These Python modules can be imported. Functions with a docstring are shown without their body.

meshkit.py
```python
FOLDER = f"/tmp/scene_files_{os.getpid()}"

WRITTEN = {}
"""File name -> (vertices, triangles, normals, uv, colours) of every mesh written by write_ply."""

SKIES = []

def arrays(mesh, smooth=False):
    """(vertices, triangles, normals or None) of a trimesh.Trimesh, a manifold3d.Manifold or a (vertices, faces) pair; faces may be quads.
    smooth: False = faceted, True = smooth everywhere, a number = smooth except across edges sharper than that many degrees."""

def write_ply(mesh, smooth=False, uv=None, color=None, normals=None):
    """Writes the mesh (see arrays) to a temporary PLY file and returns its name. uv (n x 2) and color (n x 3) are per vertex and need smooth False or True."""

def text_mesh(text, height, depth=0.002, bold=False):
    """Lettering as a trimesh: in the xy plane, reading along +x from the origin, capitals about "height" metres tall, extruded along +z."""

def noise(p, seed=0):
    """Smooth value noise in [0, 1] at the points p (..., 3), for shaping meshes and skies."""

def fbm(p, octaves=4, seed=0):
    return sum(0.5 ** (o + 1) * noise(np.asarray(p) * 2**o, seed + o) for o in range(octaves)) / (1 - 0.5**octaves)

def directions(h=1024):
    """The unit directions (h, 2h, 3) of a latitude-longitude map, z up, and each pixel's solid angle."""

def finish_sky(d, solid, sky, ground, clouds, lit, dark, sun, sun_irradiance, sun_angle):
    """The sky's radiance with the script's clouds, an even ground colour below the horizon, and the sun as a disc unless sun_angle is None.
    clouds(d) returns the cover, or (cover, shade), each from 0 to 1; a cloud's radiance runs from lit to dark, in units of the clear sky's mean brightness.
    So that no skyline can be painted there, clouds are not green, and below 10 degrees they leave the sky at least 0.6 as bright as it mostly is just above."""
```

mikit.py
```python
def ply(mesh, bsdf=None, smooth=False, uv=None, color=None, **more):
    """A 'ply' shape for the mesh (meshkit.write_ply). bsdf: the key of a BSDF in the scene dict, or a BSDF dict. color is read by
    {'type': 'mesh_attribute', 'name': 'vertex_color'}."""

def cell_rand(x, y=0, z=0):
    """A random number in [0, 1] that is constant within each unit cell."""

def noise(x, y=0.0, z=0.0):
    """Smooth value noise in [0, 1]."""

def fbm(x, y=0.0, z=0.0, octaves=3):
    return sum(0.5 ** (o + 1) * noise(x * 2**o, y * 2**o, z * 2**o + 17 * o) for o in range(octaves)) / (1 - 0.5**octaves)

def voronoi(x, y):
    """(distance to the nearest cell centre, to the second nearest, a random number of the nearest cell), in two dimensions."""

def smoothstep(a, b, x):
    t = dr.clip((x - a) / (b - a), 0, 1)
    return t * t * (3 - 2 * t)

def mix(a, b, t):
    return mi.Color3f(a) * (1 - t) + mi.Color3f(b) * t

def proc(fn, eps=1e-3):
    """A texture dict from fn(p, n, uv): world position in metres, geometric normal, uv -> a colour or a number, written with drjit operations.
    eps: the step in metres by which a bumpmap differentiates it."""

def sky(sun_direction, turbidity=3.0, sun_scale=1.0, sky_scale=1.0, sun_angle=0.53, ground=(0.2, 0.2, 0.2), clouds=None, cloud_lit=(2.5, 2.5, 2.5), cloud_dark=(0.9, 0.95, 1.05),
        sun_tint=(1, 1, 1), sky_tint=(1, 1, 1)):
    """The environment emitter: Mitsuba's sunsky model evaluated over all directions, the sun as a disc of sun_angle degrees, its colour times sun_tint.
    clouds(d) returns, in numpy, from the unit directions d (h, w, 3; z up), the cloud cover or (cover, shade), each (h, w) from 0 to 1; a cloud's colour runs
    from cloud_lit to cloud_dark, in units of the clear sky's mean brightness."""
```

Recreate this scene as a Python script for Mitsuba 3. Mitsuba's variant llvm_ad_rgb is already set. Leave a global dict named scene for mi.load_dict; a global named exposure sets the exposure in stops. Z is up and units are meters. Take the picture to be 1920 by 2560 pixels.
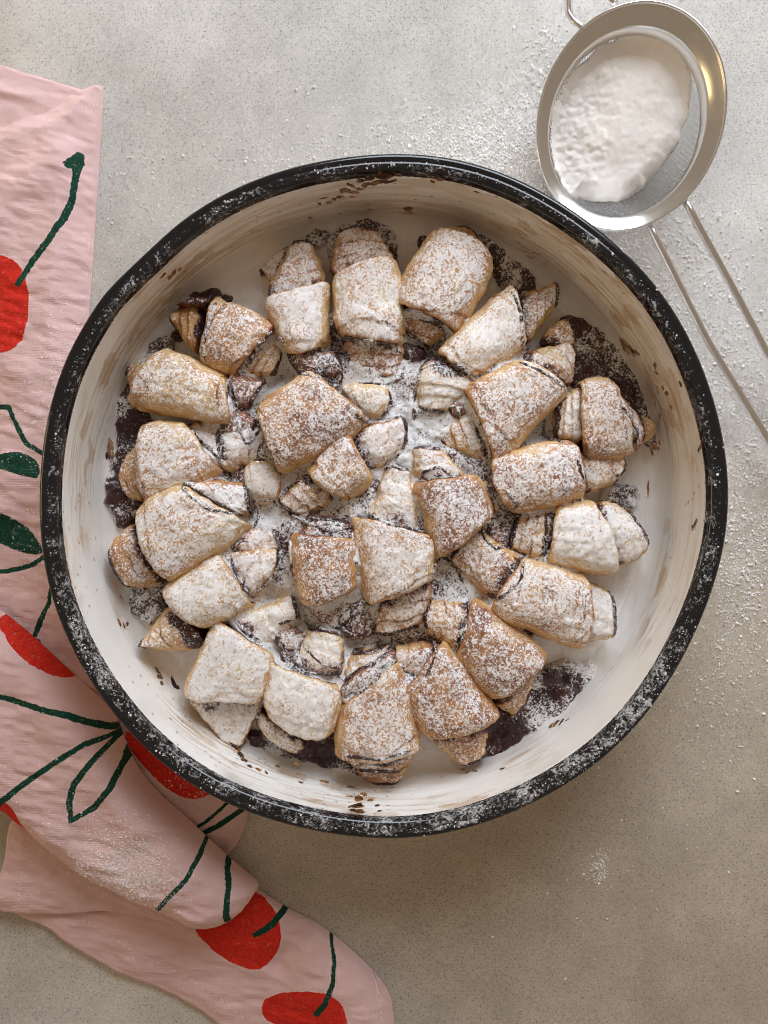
import math, numpy as np, trimesh, shapely, mitsuba as mi, drjit as dr, mikit, meshkit
from scipy.spatial import Delaunay, cKDTree
from mikit import proc, noise, fbm, voronoi, cell_rand, smoothstep, mix
T = mi.ScalarTransform4f
rng = np.random.default_rng(7)
scene, labels = {}, {}

# ------------------------------------------------------------------ camera, light, exposure
CAM_H, F = 0.48, 2125.0                      # camera height above the table; focal length in photograph pixels (1920 wide)
exposure = 0.0
scene['camera'] = {'type': 'perspective', 'fov': math.degrees(2 * math.atan(960 / F)), 'fov_axis': 'x', 'near_clip': 0.01, 'far_clip': 50.0,
                   'to_world': T().look_at([0, 0, CAM_H], [0, 0, 0], [0, 1, 0])}
WINDOW_POS, WINDOW_RAD = (0.20, 0.76, 0.56), (8.3, 8.9, 9.7)
scene['room_light'] = {'type': 'constant', 'radiance': {'type': 'rgb', 'value': (0.290, 0.220, 0.155)}}
scene['window'] = {'type': 'rectangle', 'to_world': T().look_at(list(WINDOW_POS), [0, 0.03, 0.0], [0, 0, 1]) @ T().scale([0.32, 0.28, 1]),
                   'emitter': {'type': 'area', 'radiance': {'type': 'rgb', 'value': WINDOW_RAD}}}
labels['window'] = {'label': 'bright daylight window beyond the far edge of the table', 'kind': 'structure'}
scene['lamp'] = {'type': 'rectangle', 'to_world': T().look_at([-0.95, 0.10, 0.34], [0.14, 0.2, 0.05], [0, 0, 1]) @ T().scale([0.13, 0.12, 1]),
                 'emitter': {'type': 'area', 'radiance': {'type': 'rgb', 'value': (6.0, 4.3, 2.0)}}}
labels['lamp'] = {'label': 'small warm lamp to the left of the table', 'kind': 'structure'}

# ------------------------------------------------------------------ helpers
def W(p, z):
    """The point at height z that the photograph shows at pixel p (1920 x 2560)."""
    p = np.asarray(p, float)
    k = (CAM_H - np.asarray(z, float)) / F
    return np.stack([(p[..., 0] - 960) * k, -(p[..., 1] - 1280) * k], -1)
def D(pts, z):                                # the same for pixels of the 1659-wide view
    return W(np.asarray(pts, float) * 1.15732, z)
def add(key, mesh, bsdf, smooth=True, uv=None, label=None, cat=None, group=None, kind=None):
    k, n = key, 0
    while k in scene:
        n += 1
        k = f'{key}_{n:03d}'
    scene[k] = mikit.ply(mesh, bsdf, smooth=smooth, uv=uv)
    tag(k, label, cat, group, kind)
    return k
def tag(k, label=None, cat=None, group=None, kind=None):
    d = {a: b for a, b in (('label', label), ('category', cat), ('group', group), ('kind', kind)) if b}
    if d: labels[k] = d
def nfbm(p, scale, octaves=3, seed=0):
    return meshkit.fbm(np.asarray(p) / scale, octaves, seed) - 0.5
def normals(v, f):
    n = np.zeros_like(v)
    c = np.cross(v[f[:, 1]] - v[f[:, 0]], v[f[:, 2]] - v[f[:, 0]])
    for k in range(3): np.add.at(n, f[:, k], c)
    return n / np.maximum(np.linalg.norm(n, axis=1, keepdims=True), 1e-12)
def sstep(a, b, x):
    t = np.clip((x - a) / (b - a), 0, 1)
    return t * t * (3 - 2 * t)
def smooth_poly(pts, step=0.0015, rounds=2):
    p = np.asarray(pts, float)
    for _ in range(rounds):
        q = np.roll(p, -1, 0)
        p = np.stack([0.75 * p + 0.25 * q, 0.25 * p + 0.75 * q], 1).reshape(-1, 2)
    ring = shapely.LinearRing(p)
    n = max(12, int(ring.length / step))
    return np.array([ring.interpolate(i / n, normalized=True).coords[0] for i in range(n)])
def sheet(pts, step, zfun, rounds=2):
    """A mesh over the outline; zfun(xy, distance to the outline) gives its height."""
    b = smooth_poly(pts, step, rounds)
    poly = shapely.Polygon(b).buffer(0)
    x0, y0, x1, y1 = poly.bounds
    gx, gy = np.meshgrid(np.arange(x0, x1, step), np.arange(y0, y1, step * 0.866))
    gx[1::2] += step / 2
    g = np.stack([gx.ravel(), gy.ravel()], 1)
    g = g[shapely.contains_xy(poly, g[:, 0], g[:, 1])]
    dense = smooth_poly(pts, step / 3, rounds)
    tree = cKDTree(dense)
    dg = tree.query(g)[0]
    keep = dg > step * 0.5
    ins = np.concatenate([b + 0, g[keep]])
    d = np.concatenate([np.zeros(len(b)), dg[keep]])
    tri = Delaunay(ins).simplices
    cen = ins[tri].mean(1)
    tri = tri[shapely.contains_xy(poly, cen[:, 0], cen[:, 1])]
    v = np.column_stack([ins, zfun(ins, d)])
    e1, e2 = v[tri[:, 1]] - v[tri[:, 0]], v[tri[:, 2]] - v[tri[:, 0]]
    a = e1[:, 0] * e2[:, 1] - e1[:, 1] * e2[:, 0]
    tri[a < 0] = tri[a < 0][:, ::-1]
    return v, tri, d
def tube(path, r, sides=8, closed_ends=True):
    path = np.asarray(path, float)
    n = len(path)
    r = np.broadcast_to(r, n)
    t = np.gradient(path, axis=0)
    t /= np.linalg.norm(t, axis=1, keepdims=True)
    u = np.cross(t, [0.13, 0.21, 0.97]); u /= np.linalg.norm(u, axis=1, keepdims=True)
    w = np.cross(t, u)
    a = np.arange(sides) * 2 * np.pi / sides
    v = path[:, None] + r[:, None, None] * (np.cos(a)[None, :, None] * u[:, None] + np.sin(a)[None, :, None] * w[:, None])
    i, j = np.meshgrid(np.arange(n - 1), np.arange(sides), indexing='ij')
    q = lambda i, j: i * sides + j % sides
    f = np.stack([q(i, j), q(i, j + 1), q(i + 1, j + 1), q(i + 1, j)], -1).reshape(-1, 4)
    v = v.reshape(-1, 3)
    f = np.vstack([f[:, [0, 1, 2]], f[:, [0, 2, 3]]])
    if closed_ends:
        v = np.vstack([v, path[:1], path[-1:]])
        j = np.arange(sides)
        f = np.vstack([f, np.stack([j * 0 + n * sides, (j + 1) % sides, j], 1), np.stack([j * 0 + n * sides + 1, (n - 1) * sides + j, (n - 1) * sides + (j + 1) % sides], 1)])
    return v, f
def ring_mesh(profile, radius_fn, n=360, cx=0.0, cy=0.0):
    """A profile [(r, z)] turned about (cx, cy); radius_fn(angle, r, z) -> (r, z)."""
    a = np.arange(n) * 2 * np.pi / n
    r, z = radius_fn(a[:, None], np.array([p[0] for p in profile])[None], np.array([p[1] for p in profile])[None])
    m = len(profile)
    v = np.stack([cx + r * np.cos(a)[:, None], cy + r * np.sin(a)[:, None], z + 0 * r], -1).reshape(-1, 3)
    i, j = np.meshgrid(np.arange(n), np.arange(m - 1), indexing='ij')
    q = lambda i, j: (i % n) * m + j
    f = np.stack([q(i, j), q(i + 1, j), q(i + 1, j + 1), q(i, j + 1)], -1).reshape(-1, 4)
    return v, np.vstack([f[:, [0, 1, 2]], f[:, [0, 2, 3]]])
OCTA_V = np.array([[1, 0, 0], [-1, 0, 0], [0, 1, 0], [0, -1, 0], [0, 0, 1], [0, 0, -1.0]])
OCTA_F = np.array([[0, 2, 4], [2, 1, 4], [1, 3, 4], [3, 0, 4], [2, 0, 5], [1, 2, 5], [3, 1, 5], [0, 3, 5]])
def grains(pos, rad):
    """Small irregular crystals, one octahedron each, joined."""
    n = len(pos)
    a = rng.uniform(0, 2 * np.pi, n)
    sc = rad[:, None, None] * rng.uniform(0.65, 1.3, (n, 1, 3))
    v = OCTA_V[None] * sc + rng.normal(0, 0.12, (n, 6, 3)) * rad[:, None, None]
    c, s = np.cos(a)[:, None], np.sin(a)[:, None]
    v = np.stack([v[..., 0] * c - v[..., 1] * s, v[..., 0] * s + v[..., 1] * c, v[..., 2]], -1) + pos[:, None]
    return v.reshape(-1, 3), (OCTA_F[None] + 6 * np.arange(n)[:, None, None]).reshape(-1, 3)

# ------------------------------------------------------------------ materials
def rgb(*c): return {'type': 'rgb', 'value': c}
PAN = D([826, 1072], 0.062)                   # the pan's centre
PX, PY = float(PAN[0]), float(PAN[1])

def table_col(p, n, uv):
    x, y = p.x, p.y
    big = fbm(x * 9 + 3, y * 9 + 5, 0, 4)
    mid = fbm(x * 60, y * 60, 2, 3)
    c = mix((0.46, 0.44, 0.405), (0.56, 0.54, 0.505), smoothstep(0.3, 0.7, big))
    c = c * (0.88 + 0.24 * mid)
    warm = smoothstep(0.25, 0.75, fbm(x * 3.2 + 59.3, y * 3.2 + 8.3, 4, 3))  # warm room light towards the lower right, put into the stone colour
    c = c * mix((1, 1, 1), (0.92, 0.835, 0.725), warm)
    g = noise(x * 1900, y * 1900, 1)
    c = c * (0.84 + 0.32 * g)
    d1, _, r1 = voronoi(x * 520, y * 520)
    dens = smoothstep(0.35, 0.75, fbm(x * 14 + 50, y * 14, 1, 3))
    pit = (1 - smoothstep(0.10, 0.26, d1)) * smoothstep(0.62 - 0.25 * dens, 0.75 - 0.25 * dens, r1)
    d2, _, r2 = voronoi(x * 170 + 9, y * 170)
    pit2 = (1 - smoothstep(0.05, 0.13, d2)) * smoothstep(0.55, 0.65, r2)
    c = c * (1 - 0.42 * pit) * (1 - 0.30 * pit2)
    blob = lambda a, b, w, h: dr.exp(-dr.square((x - a) / w) - dr.square((y - b) / h))
    film = blob(0.080, 0.215, 0.035, 0.040) + 0.7 * blob(0.040, 0.212, 0.05, 0.022) + 0.7 * blob(0.19, 0.05, 0.022, 0.07) + 0.5 * blob(0.15, 0.13, 0.05, 0.05)
    fl = smoothstep(0.50, 0.72, 0.5 * noise(x * 900, y * 900, 7) + 0.5 * noise(x * 2100, y * 2100, 8)) * dr.clip(film, 0, 1)
    return mix(c, SUGAR, 0.42 * fl)
def table_bump(p, n, uv):
    return 0.00012 * noise(p.x * 900, p.y * 900, 0) + 0.00025 * fbm(p.x * 120, p.y * 120, 0, 3)
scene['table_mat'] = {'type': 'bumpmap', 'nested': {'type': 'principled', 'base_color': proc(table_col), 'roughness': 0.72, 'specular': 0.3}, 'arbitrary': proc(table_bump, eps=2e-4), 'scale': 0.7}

SUGAR = (0.87, 0.865, 0.865)
def sugar_mask(p, cover, jam=0.0):
    """Where sugar lies: clumps of grains, the more of them the higher the cover; thin edges let the dough show."""
    m = 0.17 * noise(p.x * 430, p.y * 430, p.z * 430) + 0.43 * noise(p.x * 1150 + 7, p.y * 1150, p.z * 1150) + 0.40 * noise(p.x * 2300, p.y * 2300 + 3, p.z * 2300)
    th = 0.76 - 0.50 * cover
    fine = noise(p.x * 2900 + 1, p.y * 2900, p.z * 2900 + 5)
    haze = 0.32 * (1 - 0.75 * jam) * cover * smoothstep(0.25, 0.75, fine)
    return dr.clip(0.86 * smoothstep(th - 0.11, th + 0.15, m) + haze, 0, 1) * (0.90 + 0.10 * fine)
def dough_col(p, n, uv):
    u, v = uv.x, uv.y
    t = fbm(p.x * 130, p.y * 130, p.z * 130, 3)
    br = dr.clip(u + (t - 0.5) * 0.75, 0, 1)
    c = mix((0.62, 0.41, 0.175), (0.45, 0.205, 0.055), smoothstep(0.12, 0.55, br))
    c = mix(c, (0.20, 0.052, 0.011), smoothstep(0.52, 1.0, br))
    jam = smoothstep(1.15, 1.7, u + (noise(p.x * 500, p.y * 500, p.z * 500) - 0.5) * 0.45)
    c = mix(c, mix((0.018, 0.006, 0.007), (0.075, 0.020, 0.018), t * t * 1.6), jam)
    c = c * (0.9 + 0.2 * noise(p.x * 1500, p.y * 1500, p.z * 1500))
    return mix(c, SUGAR, sugar_mask(p, v, jam))
def dough_rough(p, n, uv):
    jam = smoothstep(1.2, 1.7, uv.x)
    return dr.lerp(dr.lerp(mi.Float(0.42), mi.Float(0.30), jam), mi.Float(0.95), sugar_mask(p, uv.y, jam))
scene['dough_mat'] = {'type': 'principled', 'base_color': proc(dough_col), 'roughness': proc(dough_rough), 'specular': 0.4}
def sugar_col(p, n, uv):
    return mi.Color3f(SUGAR) * (0.90 + 0.13 * noise(p.x * 1500, p.y * 1500, p.z * 1500))
scene['warm_lit_heap_mat'] = {'type': 'diffuse', 'reflectance': rgb(0.82, 0.782, 0.74)}  # same sugar as elsewhere; warm light and shade put into its colour
scene['sugar_mat'] = {'type': 'diffuse', 'reflectance': proc(sugar_col)}
scene['grain_mat'] = {'type': 'principled', 'base_color': rgb(0.86, 0.85, 0.84), 'roughness': 0.5, 'specular': 0.5}

def enamel_col(p, n, uv):
    x, y = p.x - PX, p.y - PY
    a = dr.atan2(y, x)
    r = dr.sqrt(x * x + y * y)
    z = p.z
    wall = smoothstep(0.008, 0.020, z)
    warp = fbm(a * 3, z * 30, 1, 3) * 0.006
    s1 = fbm(a * 4 + 9, (z + warp) * 520, 2, 3)
    s2 = fbm(a * 9 + 40, (z + warp * 2) * 1100, 5, 2)
    area = smoothstep(0.38, 0.62, fbm(a * 2.3 + 7, z * 30, 3, 3))
    st = smoothstep(0.56, 0.70, s1) * area * 0.75 + smoothstep(0.60, 0.74, s2) * area * 0.6
    wash = smoothstep(0.35, 0.7, fbm(a * 2.0 + 3, z * 60 + 4, 7, 3)) * 0.12
    near = lambda a0, w: dr.exp(-dr.square((dr.abs(dr.abs(a - a0) - math.pi) - math.pi) / w))
    heavy = near(0.88, 0.20) * smoothstep(0.040, 0.056, z) * smoothstep(0.35, 0.6, fbm(a * 14, z * 220, 9, 3)) * 1.6
    back = near(1.6, 0.9) * smoothstep(0.42, 0.62, fbm(a * 5 + 3, (z + warp) * 260, 8, 3)) * 0.5
    blotch = smoothstep(0.56, 0.70, fbm(a * 11 + 5, z * 130, 12, 4)) * area * 0.65
    st = dr.clip((0.7 * st + blotch + heavy + back + wash) * wall, 0, 1)
    c = mix((0.83, 0.82, 0.79), (0.42, 0.25, 0.10), st * 0.72)
    d1, _, r1 = voronoi(a * 24, z * 170)
    fle = (1 - smoothstep(0.05, 0.22 * r1 + 0.06, d1 + 0.12 * noise(a * 160, z * 1000))) * smoothstep(0.72, 0.8, r1) * smoothstep(0.45, 0.6, fbm(a * 3 + 77, z * 20, 0, 2))
    return mix(c, (0.24, 0.11, 0.04), dr.clip(fle * wall, 0, 1) * 0.8)
scene['enamel_mat'] = {'type': 'twosided', 'nested': {'type': 'principled', 'base_color': proc(enamel_col), 'roughness': 0.28, 'specular': 0.5}}
def rim_cover(p):
    x, y = p.x - PX, p.y - PY
    r = dr.sqrt(x * x + y * y)
    a = dr.atan2(y, x)
    inner = 1 - smoothstep(0.1632, 0.1655, r)
    lower = smoothstep(0.02, -0.06, y) * smoothstep(0.168, 0.1655, r)
    patch = fbm(a * 16, r * 60, 3, 3)
    return dr.clip(dr.maximum(inner * 0.46, lower * 0.62) + (patch - 0.5) * 0.9 - 0.01, 0, 0.95)
def rim_mask(p):
    m = 0.22 * noise(p.x * 300, p.y * 300, p.z * 300) + 0.38 * noise(p.x * 900 + 7, p.y * 900, p.z * 900) + 0.40 * noise(p.x * 2200, p.y * 2200 + 3, p.z * 2200)
    th = 0.86 - 0.50 * rim_cover(p)
    return smoothstep(th - 0.10, th + 0.22, m)
def rim_col(p, n, uv): return mix((0.006, 0.007, 0.010), (0.46, 0.46, 0.46), rim_mask(p))
def rim_rough(p, n, uv): return dr.lerp(mi.Float(0.10), mi.Float(0.9), rim_mask(p))
scene['rim_mat'] = {'type': 'twosided', 'nested': {'type': 'principled', 'base_color': proc(rim_col), 'roughness': proc(rim_rough), 'specular': 0.55}}
scene['burnt_mat'] = {'type': 'principled', 'base_color': proc(lambda p, n, uv: mix((0.05, 0.018, 0.008), (0.26, 0.11, 0.03), smoothstep(0.35, 0.65, fbm(p.x * 300, p.y * 300, p.z * 300, 2)))), 'roughness': 0.35}
def steel_rough(p, n, uv): return 0.14 + 0.14 * fbm(p.x * 90, p.y * 90, p.z * 90, 3)
scene['steel_mat'] = {'type': 'twosided', 'nested': {'type': 'principled', 'base_color': rgb(0.84, 0.84, 0.85), 'metallic': 1.0, 'roughness': 0.13}}
def band_col(p, n, uv):
    d = smoothstep(0.48, 0.66, fbm(p.x * 45 + 5, p.y * 45, p.z * 45, 3)) * smoothstep(0.14, 0.09, p.x)
    return mix((0.74, 0.73, 0.715), (0.78, 0.76, 0.74), d * 0.7)
scene['band_mat'] = {'type': 'twosided', 'nested': {'type': 'principled', 'base_color': proc(band_col), 'metallic': 0.95, 'roughness': proc(steel_rough)}}
scene['wire_mat'] = {'type': 'principled', 'base_color': rgb(0.36, 0.36, 0.37), 'metallic': 0.9, 'roughness': 0.3}

# cloth: plain weave with prints in the cloth's own plane (uv = metres)
RED, GREEN, PINK = (0.60, 0.026, 0.014), (0.006, 0.050, 0.030), (0.72, 0.495, 0.48)
def make_cloth(name, polys, strokes, stitches):
    """polys: (colour, [(x, y)...]); strokes: ([(x, y)...], half widths)."""
    def inside(x, y, pts):
        odd = mi.Bool(False)
        for (x0, y0), (x1, y1) in zip(pts, pts[1:] + pts[:1]):
            if abs(y1 - y0) < 1e-9: continue
            odd = odd ^ (((y0 > y) != (y1 > y)) & (x < (x1 - x0) * (y - y0) / (y1 - y0) + x0))
        return odd
    polys = [(c, smooth_poly(q, 0.004, 2).tolist()) for c, q in polys]
    def seg(x, y, a, b, ra, rb):
        dx, dy = b[0] - a[0], b[1] - a[1]
        t = dr.clip(((x - a[0]) * dx + (y - a[1]) * dy) / (dx * dx + dy * dy), 0, 1)
        return dr.sqrt(dr.square(x - a[0] - t * dx) + dr.square(y - a[1] - t * dy)) - (ra + (rb - ra) * t)
    def col(p, n, uv):
        ragged = (noise(uv.x * 900, uv.y * 900) - 0.5) * 0.0005
        x, y = uv.x + ragged, uv.y + (noise(uv.x * 900 + 50, uv.y * 900) - 0.5) * 0.0005
        wv = 0.5 + 0.25 * (dr.sin(uv.x * 9000 + 3 * fbm(uv.x * 60, uv.y * 60)) + dr.sin(uv.y * 9000 + 3 * fbm(uv.x * 60 + 9, uv.y * 60)))
        c = mi.Color3f(PINK) * (0.90 + 0.16 * wv) * (0.92 + 0.16 * fbm(uv.x * 40, uv.y * 40, 0, 3))
        ink = mi.Color3f(0); on = mi.Float(0)
        for cc, q in polys:
            k = inside(x, y, q)
            ink = dr.select(k, mi.Color3f(cc), ink); on = dr.select(k, 1.0, on)
        for q, w in strokes:
            best = mi.Float(9)
            for a, b, ra, rb in zip(q[:-1], q[1:], w[:-1], w[1:]): best = dr.minimum(best, seg(x, y, a, b, ra, rb))
            k = best < 0
            ink = dr.select(k, mi.Color3f(GREEN), ink); on = dr.select(k, 1.0, on)
        bare = smoothstep(0.80, 0.95, noise(uv.x * 1500, uv.y * 1500, 5)) * 0.22
        c = mix(c, ink * (0.85 + 0.3 * noise(uv.x * 1300, uv.y * 1300, 3)), on * (1 - bare))
        for q in stitches:
            best = mi.Float(9)
            for a, b in zip(q[:-1], q[1:]): best = dr.minimum(best, seg(uv.x, uv.y, a, b, 0, 0))
            dash = smoothstep(0.3, 0.4, dr.abs(dr.sin((uv.x + 0.6 * uv.y) * 1500)))
            c = mix(c, mix((0.42, 0.26, 0.25), (0.85, 0.66, 0.62), dash), (1 - smoothstep(0.00018, 0.00042, best)) * 0.75)
        return c
    def bump(p, n, uv):
        w = 0.00008 * (dr.sin(uv.x * 7000 + 6 * fbm(uv.x * 60, uv.y * 60)) + dr.sin(uv.y * 7000 + 6 * fbm(uv.x * 60 + 9, uv.y * 60)))
        return w + 0.0009 * fbm(uv.x * 95 + 2 * fbm(uv.x * 40, uv.y * 40), uv.y * 260, 0, 3) + 0.0006 * fbm(uv.x * 330, uv.y * 160, 4, 2)
    scene[name] = {'type': 'twosided', 'nested': {'type': 'bumpmap', 'nested': {'type': 'principled', 'base_color': proc(col), 'roughness': 0.85, 'specular': 0.2, 'sheen': 0.4}, 'arbitrary': proc(bump, eps=1.5e-4), 'scale': 1.0}}

# ------------------------------------------------------------------ table
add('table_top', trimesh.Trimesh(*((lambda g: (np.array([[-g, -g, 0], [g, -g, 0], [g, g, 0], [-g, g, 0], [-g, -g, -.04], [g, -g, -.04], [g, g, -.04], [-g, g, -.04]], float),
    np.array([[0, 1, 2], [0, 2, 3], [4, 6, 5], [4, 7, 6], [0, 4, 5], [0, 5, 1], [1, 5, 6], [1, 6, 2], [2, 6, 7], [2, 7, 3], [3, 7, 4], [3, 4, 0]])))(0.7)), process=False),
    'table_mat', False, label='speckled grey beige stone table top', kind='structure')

# ------------------------------------------------------------------ baking pan
def wob(a):
    return 0.0010 * np.sin(2 * a + 0.6) + 0.0005 * np.sin(5 * a + 1) + 0.0004 * np.sin(9 * a + 2.2) - 0.0008 * np.exp(-((a - 2.34) / 0.10) ** 2) + 0.0005 * np.exp(-((a - 2.52) / 0.06) ** 2)
FLOOR = 0.0045
def wall_r(z):
    return np.interp(z, [FLOOR, 0.0052, 0.0075, 0.011, 0.017, 0.0615], [0.1465, 0.1500, 0.1532, 0.1552, 0.1565, 0.1605])
inner = [(0.0005, FLOOR), (0.05, FLOOR), (0.10, FLOOR), (0.138, FLOOR)] + [(float(wall_r(z)), float(z)) for z in (FLOOR, 0.0048, 0.0055, 0.0065, 0.0078, 0.0095, 0.0115, 0.014, 0.017, 0.025, 0.035, 0.045, 0.055, 0.0600)]
outer = [(r + 0.0016, z - (0.0015 if z < 0.02 else 0)) for r, z in inner[::-1] if r > 0.14] + [(0.14, 0.0030), (0.05, 0.0028), (0.0005, 0.0028)]
wallw = lambda a, r, z: (r + wob(a) * np.clip(z / 0.06, 0, 1), z)
add('baking_pan__bowl', ring_mesh(inner + outer, wallw, 240, PX, PY), 'enamel_mat', 40, label='white enamel inside with brown baked on streaks and spatters')
cs = [(0.1600, 0.0560), (0.1602, 0.0600), (0.1606, 0.0614), (0.1616, 0.0621), (0.1630, 0.0625), (0.1640, 0.0626), (0.1646, 0.0623), (0.1650, 0.0624)] + \
     [(0.1668 + 0.0024 * math.cos(t), 0.0604 + 0.0026 * math.sin(t)) for t in np.linspace(2.1, -1.9, 12)] + [(0.1635, 0.0572), (0.1622, 0.0560)]
add('baking_pan__rim', ring_mesh(cs, wallw, 480, PX, PY), 'rim_mat', 50, label='black rolled rim dusted with icing sugar')
tag('baking_pan', 'round white enamel baking pan with black rim on the table', 'baking pan')

def wall_hit(px):
    """Where the sight line to a pixel of the 1659-wide view meets the inside of the pan's wall."""
    z = np.linspace(0.060, FLOOR, 300)
    q = D(np.array(px), z[:, None][:, 0])
    rr = np.hypot(q[:, 0] - PX, q[:, 1] - PY)
    i = int(np.argmax(rr < wall_r(z)))
    i = i if rr[i] < wall_r(z[i]) else len(z) - 1
    return np.array([q[i, 0], q[i, 1], z[i]])
SPAT = [(830, 380, 13), (822, 392, 10), (808, 396, 7), (845, 392, 7), (790, 399, 8), (775, 408, 6), (765, 415, 7), (745, 412, 9), (757, 400, 6), (735, 425, 6), (722, 430, 5), (712, 437, 5), (698, 428, 4), (780, 390, 7), (800, 385, 8), (860, 378, 6),
        (690, 440, 4), (760, 425, 4), (880, 452, 10), (884, 460, 7), (958, 378, 8), (950, 388, 6), (935, 392, 5), (1030, 415, 4), (795, 440, 4), (800, 452, 4), (735, 462, 3), (670, 470, 4),
        (375, 590, 7), (365, 600, 5), (388, 582, 5), (352, 596, 5), (398, 588, 4), (1352, 748, 15), (1362, 756, 11), (1376, 762, 6), (1415, 790, 6), (1418, 805, 5), (1420, 840, 6), (1432, 838, 4), (1440, 850, 5), (1412, 870, 6), (1425, 900, 5),
        (1450, 880, 4), (1470, 830, 5), (1416, 965, 9), (1408, 975, 7), (1424, 955, 5), (1400, 1055, 7), (1512, 966, 6), (1502, 1130, 6), (1496, 1140, 5), (1145, 555, 6), (1155, 548, 5), (1180, 570, 4), (1395, 665, 6),
        (240, 962, 9), (236, 975, 11), (243, 985, 7), (231, 985, 6), (247, 1262, 4), (256, 1270, 4), (262, 1290, 4), (258, 1345, 5), (268, 1352, 4), (275, 1348, 5), (340, 1448, 6), (346, 1462, 8), (350, 1476, 5),
        (512, 1616, 8), (520, 1630, 7), (528, 1642, 6), (540, 1655, 5), (505, 1610, 6), (558, 1662, 5), (600, 1655, 5), (640, 1650, 5), (645, 1672, 4), (650, 1690, 4), (575, 1668, 4),
        (775, 1725, 9), (770, 1740, 11), (778, 1752, 8), (762, 1750, 6), (785, 1715, 6), (800, 1728, 5), (815, 1740, 4), (755, 1720, 4), (700, 1688, 6), (820, 1752, 4), (760, 1700, 6), (1000, 1662, 5), (1010, 1668, 4), (1025, 1665, 4), (1085, 1660, 4), (1200, 1563, 6), (1212, 1560, 5), (1190, 1568, 5), (1225, 1555, 3)]
def lump(center, r, nrm, flat, seed, sub=2):
    s = trimesh.creation.icosphere(subdivisions=sub)
    v = s.vertices * (1 + 2.3 * nfbm(s.vertices + seed * 7.3, 0.55, 3, seed)).clip(0.15, 2)[:, None]
    nrm = nrm / np.linalg.norm(nrm)
    t = np.cross(nrm, [0.3, 0.2, 0.9]); t /= np.linalg.norm(t)
    w = np.cross(nrm, t)
    st = rng.uniform(0.55, 1.5)
    a = rng.uniform(0, np.pi)
    t, w = np.cos(a) * t + np.sin(a) * w, -np.sin(a) * t + np.cos(a) * w
    return np.asarray(center) + r * (v[:, :1] * t * st + v[:, 1:2] * w / st + v[:, 2:] * nrm * flat), s.faces
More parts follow.
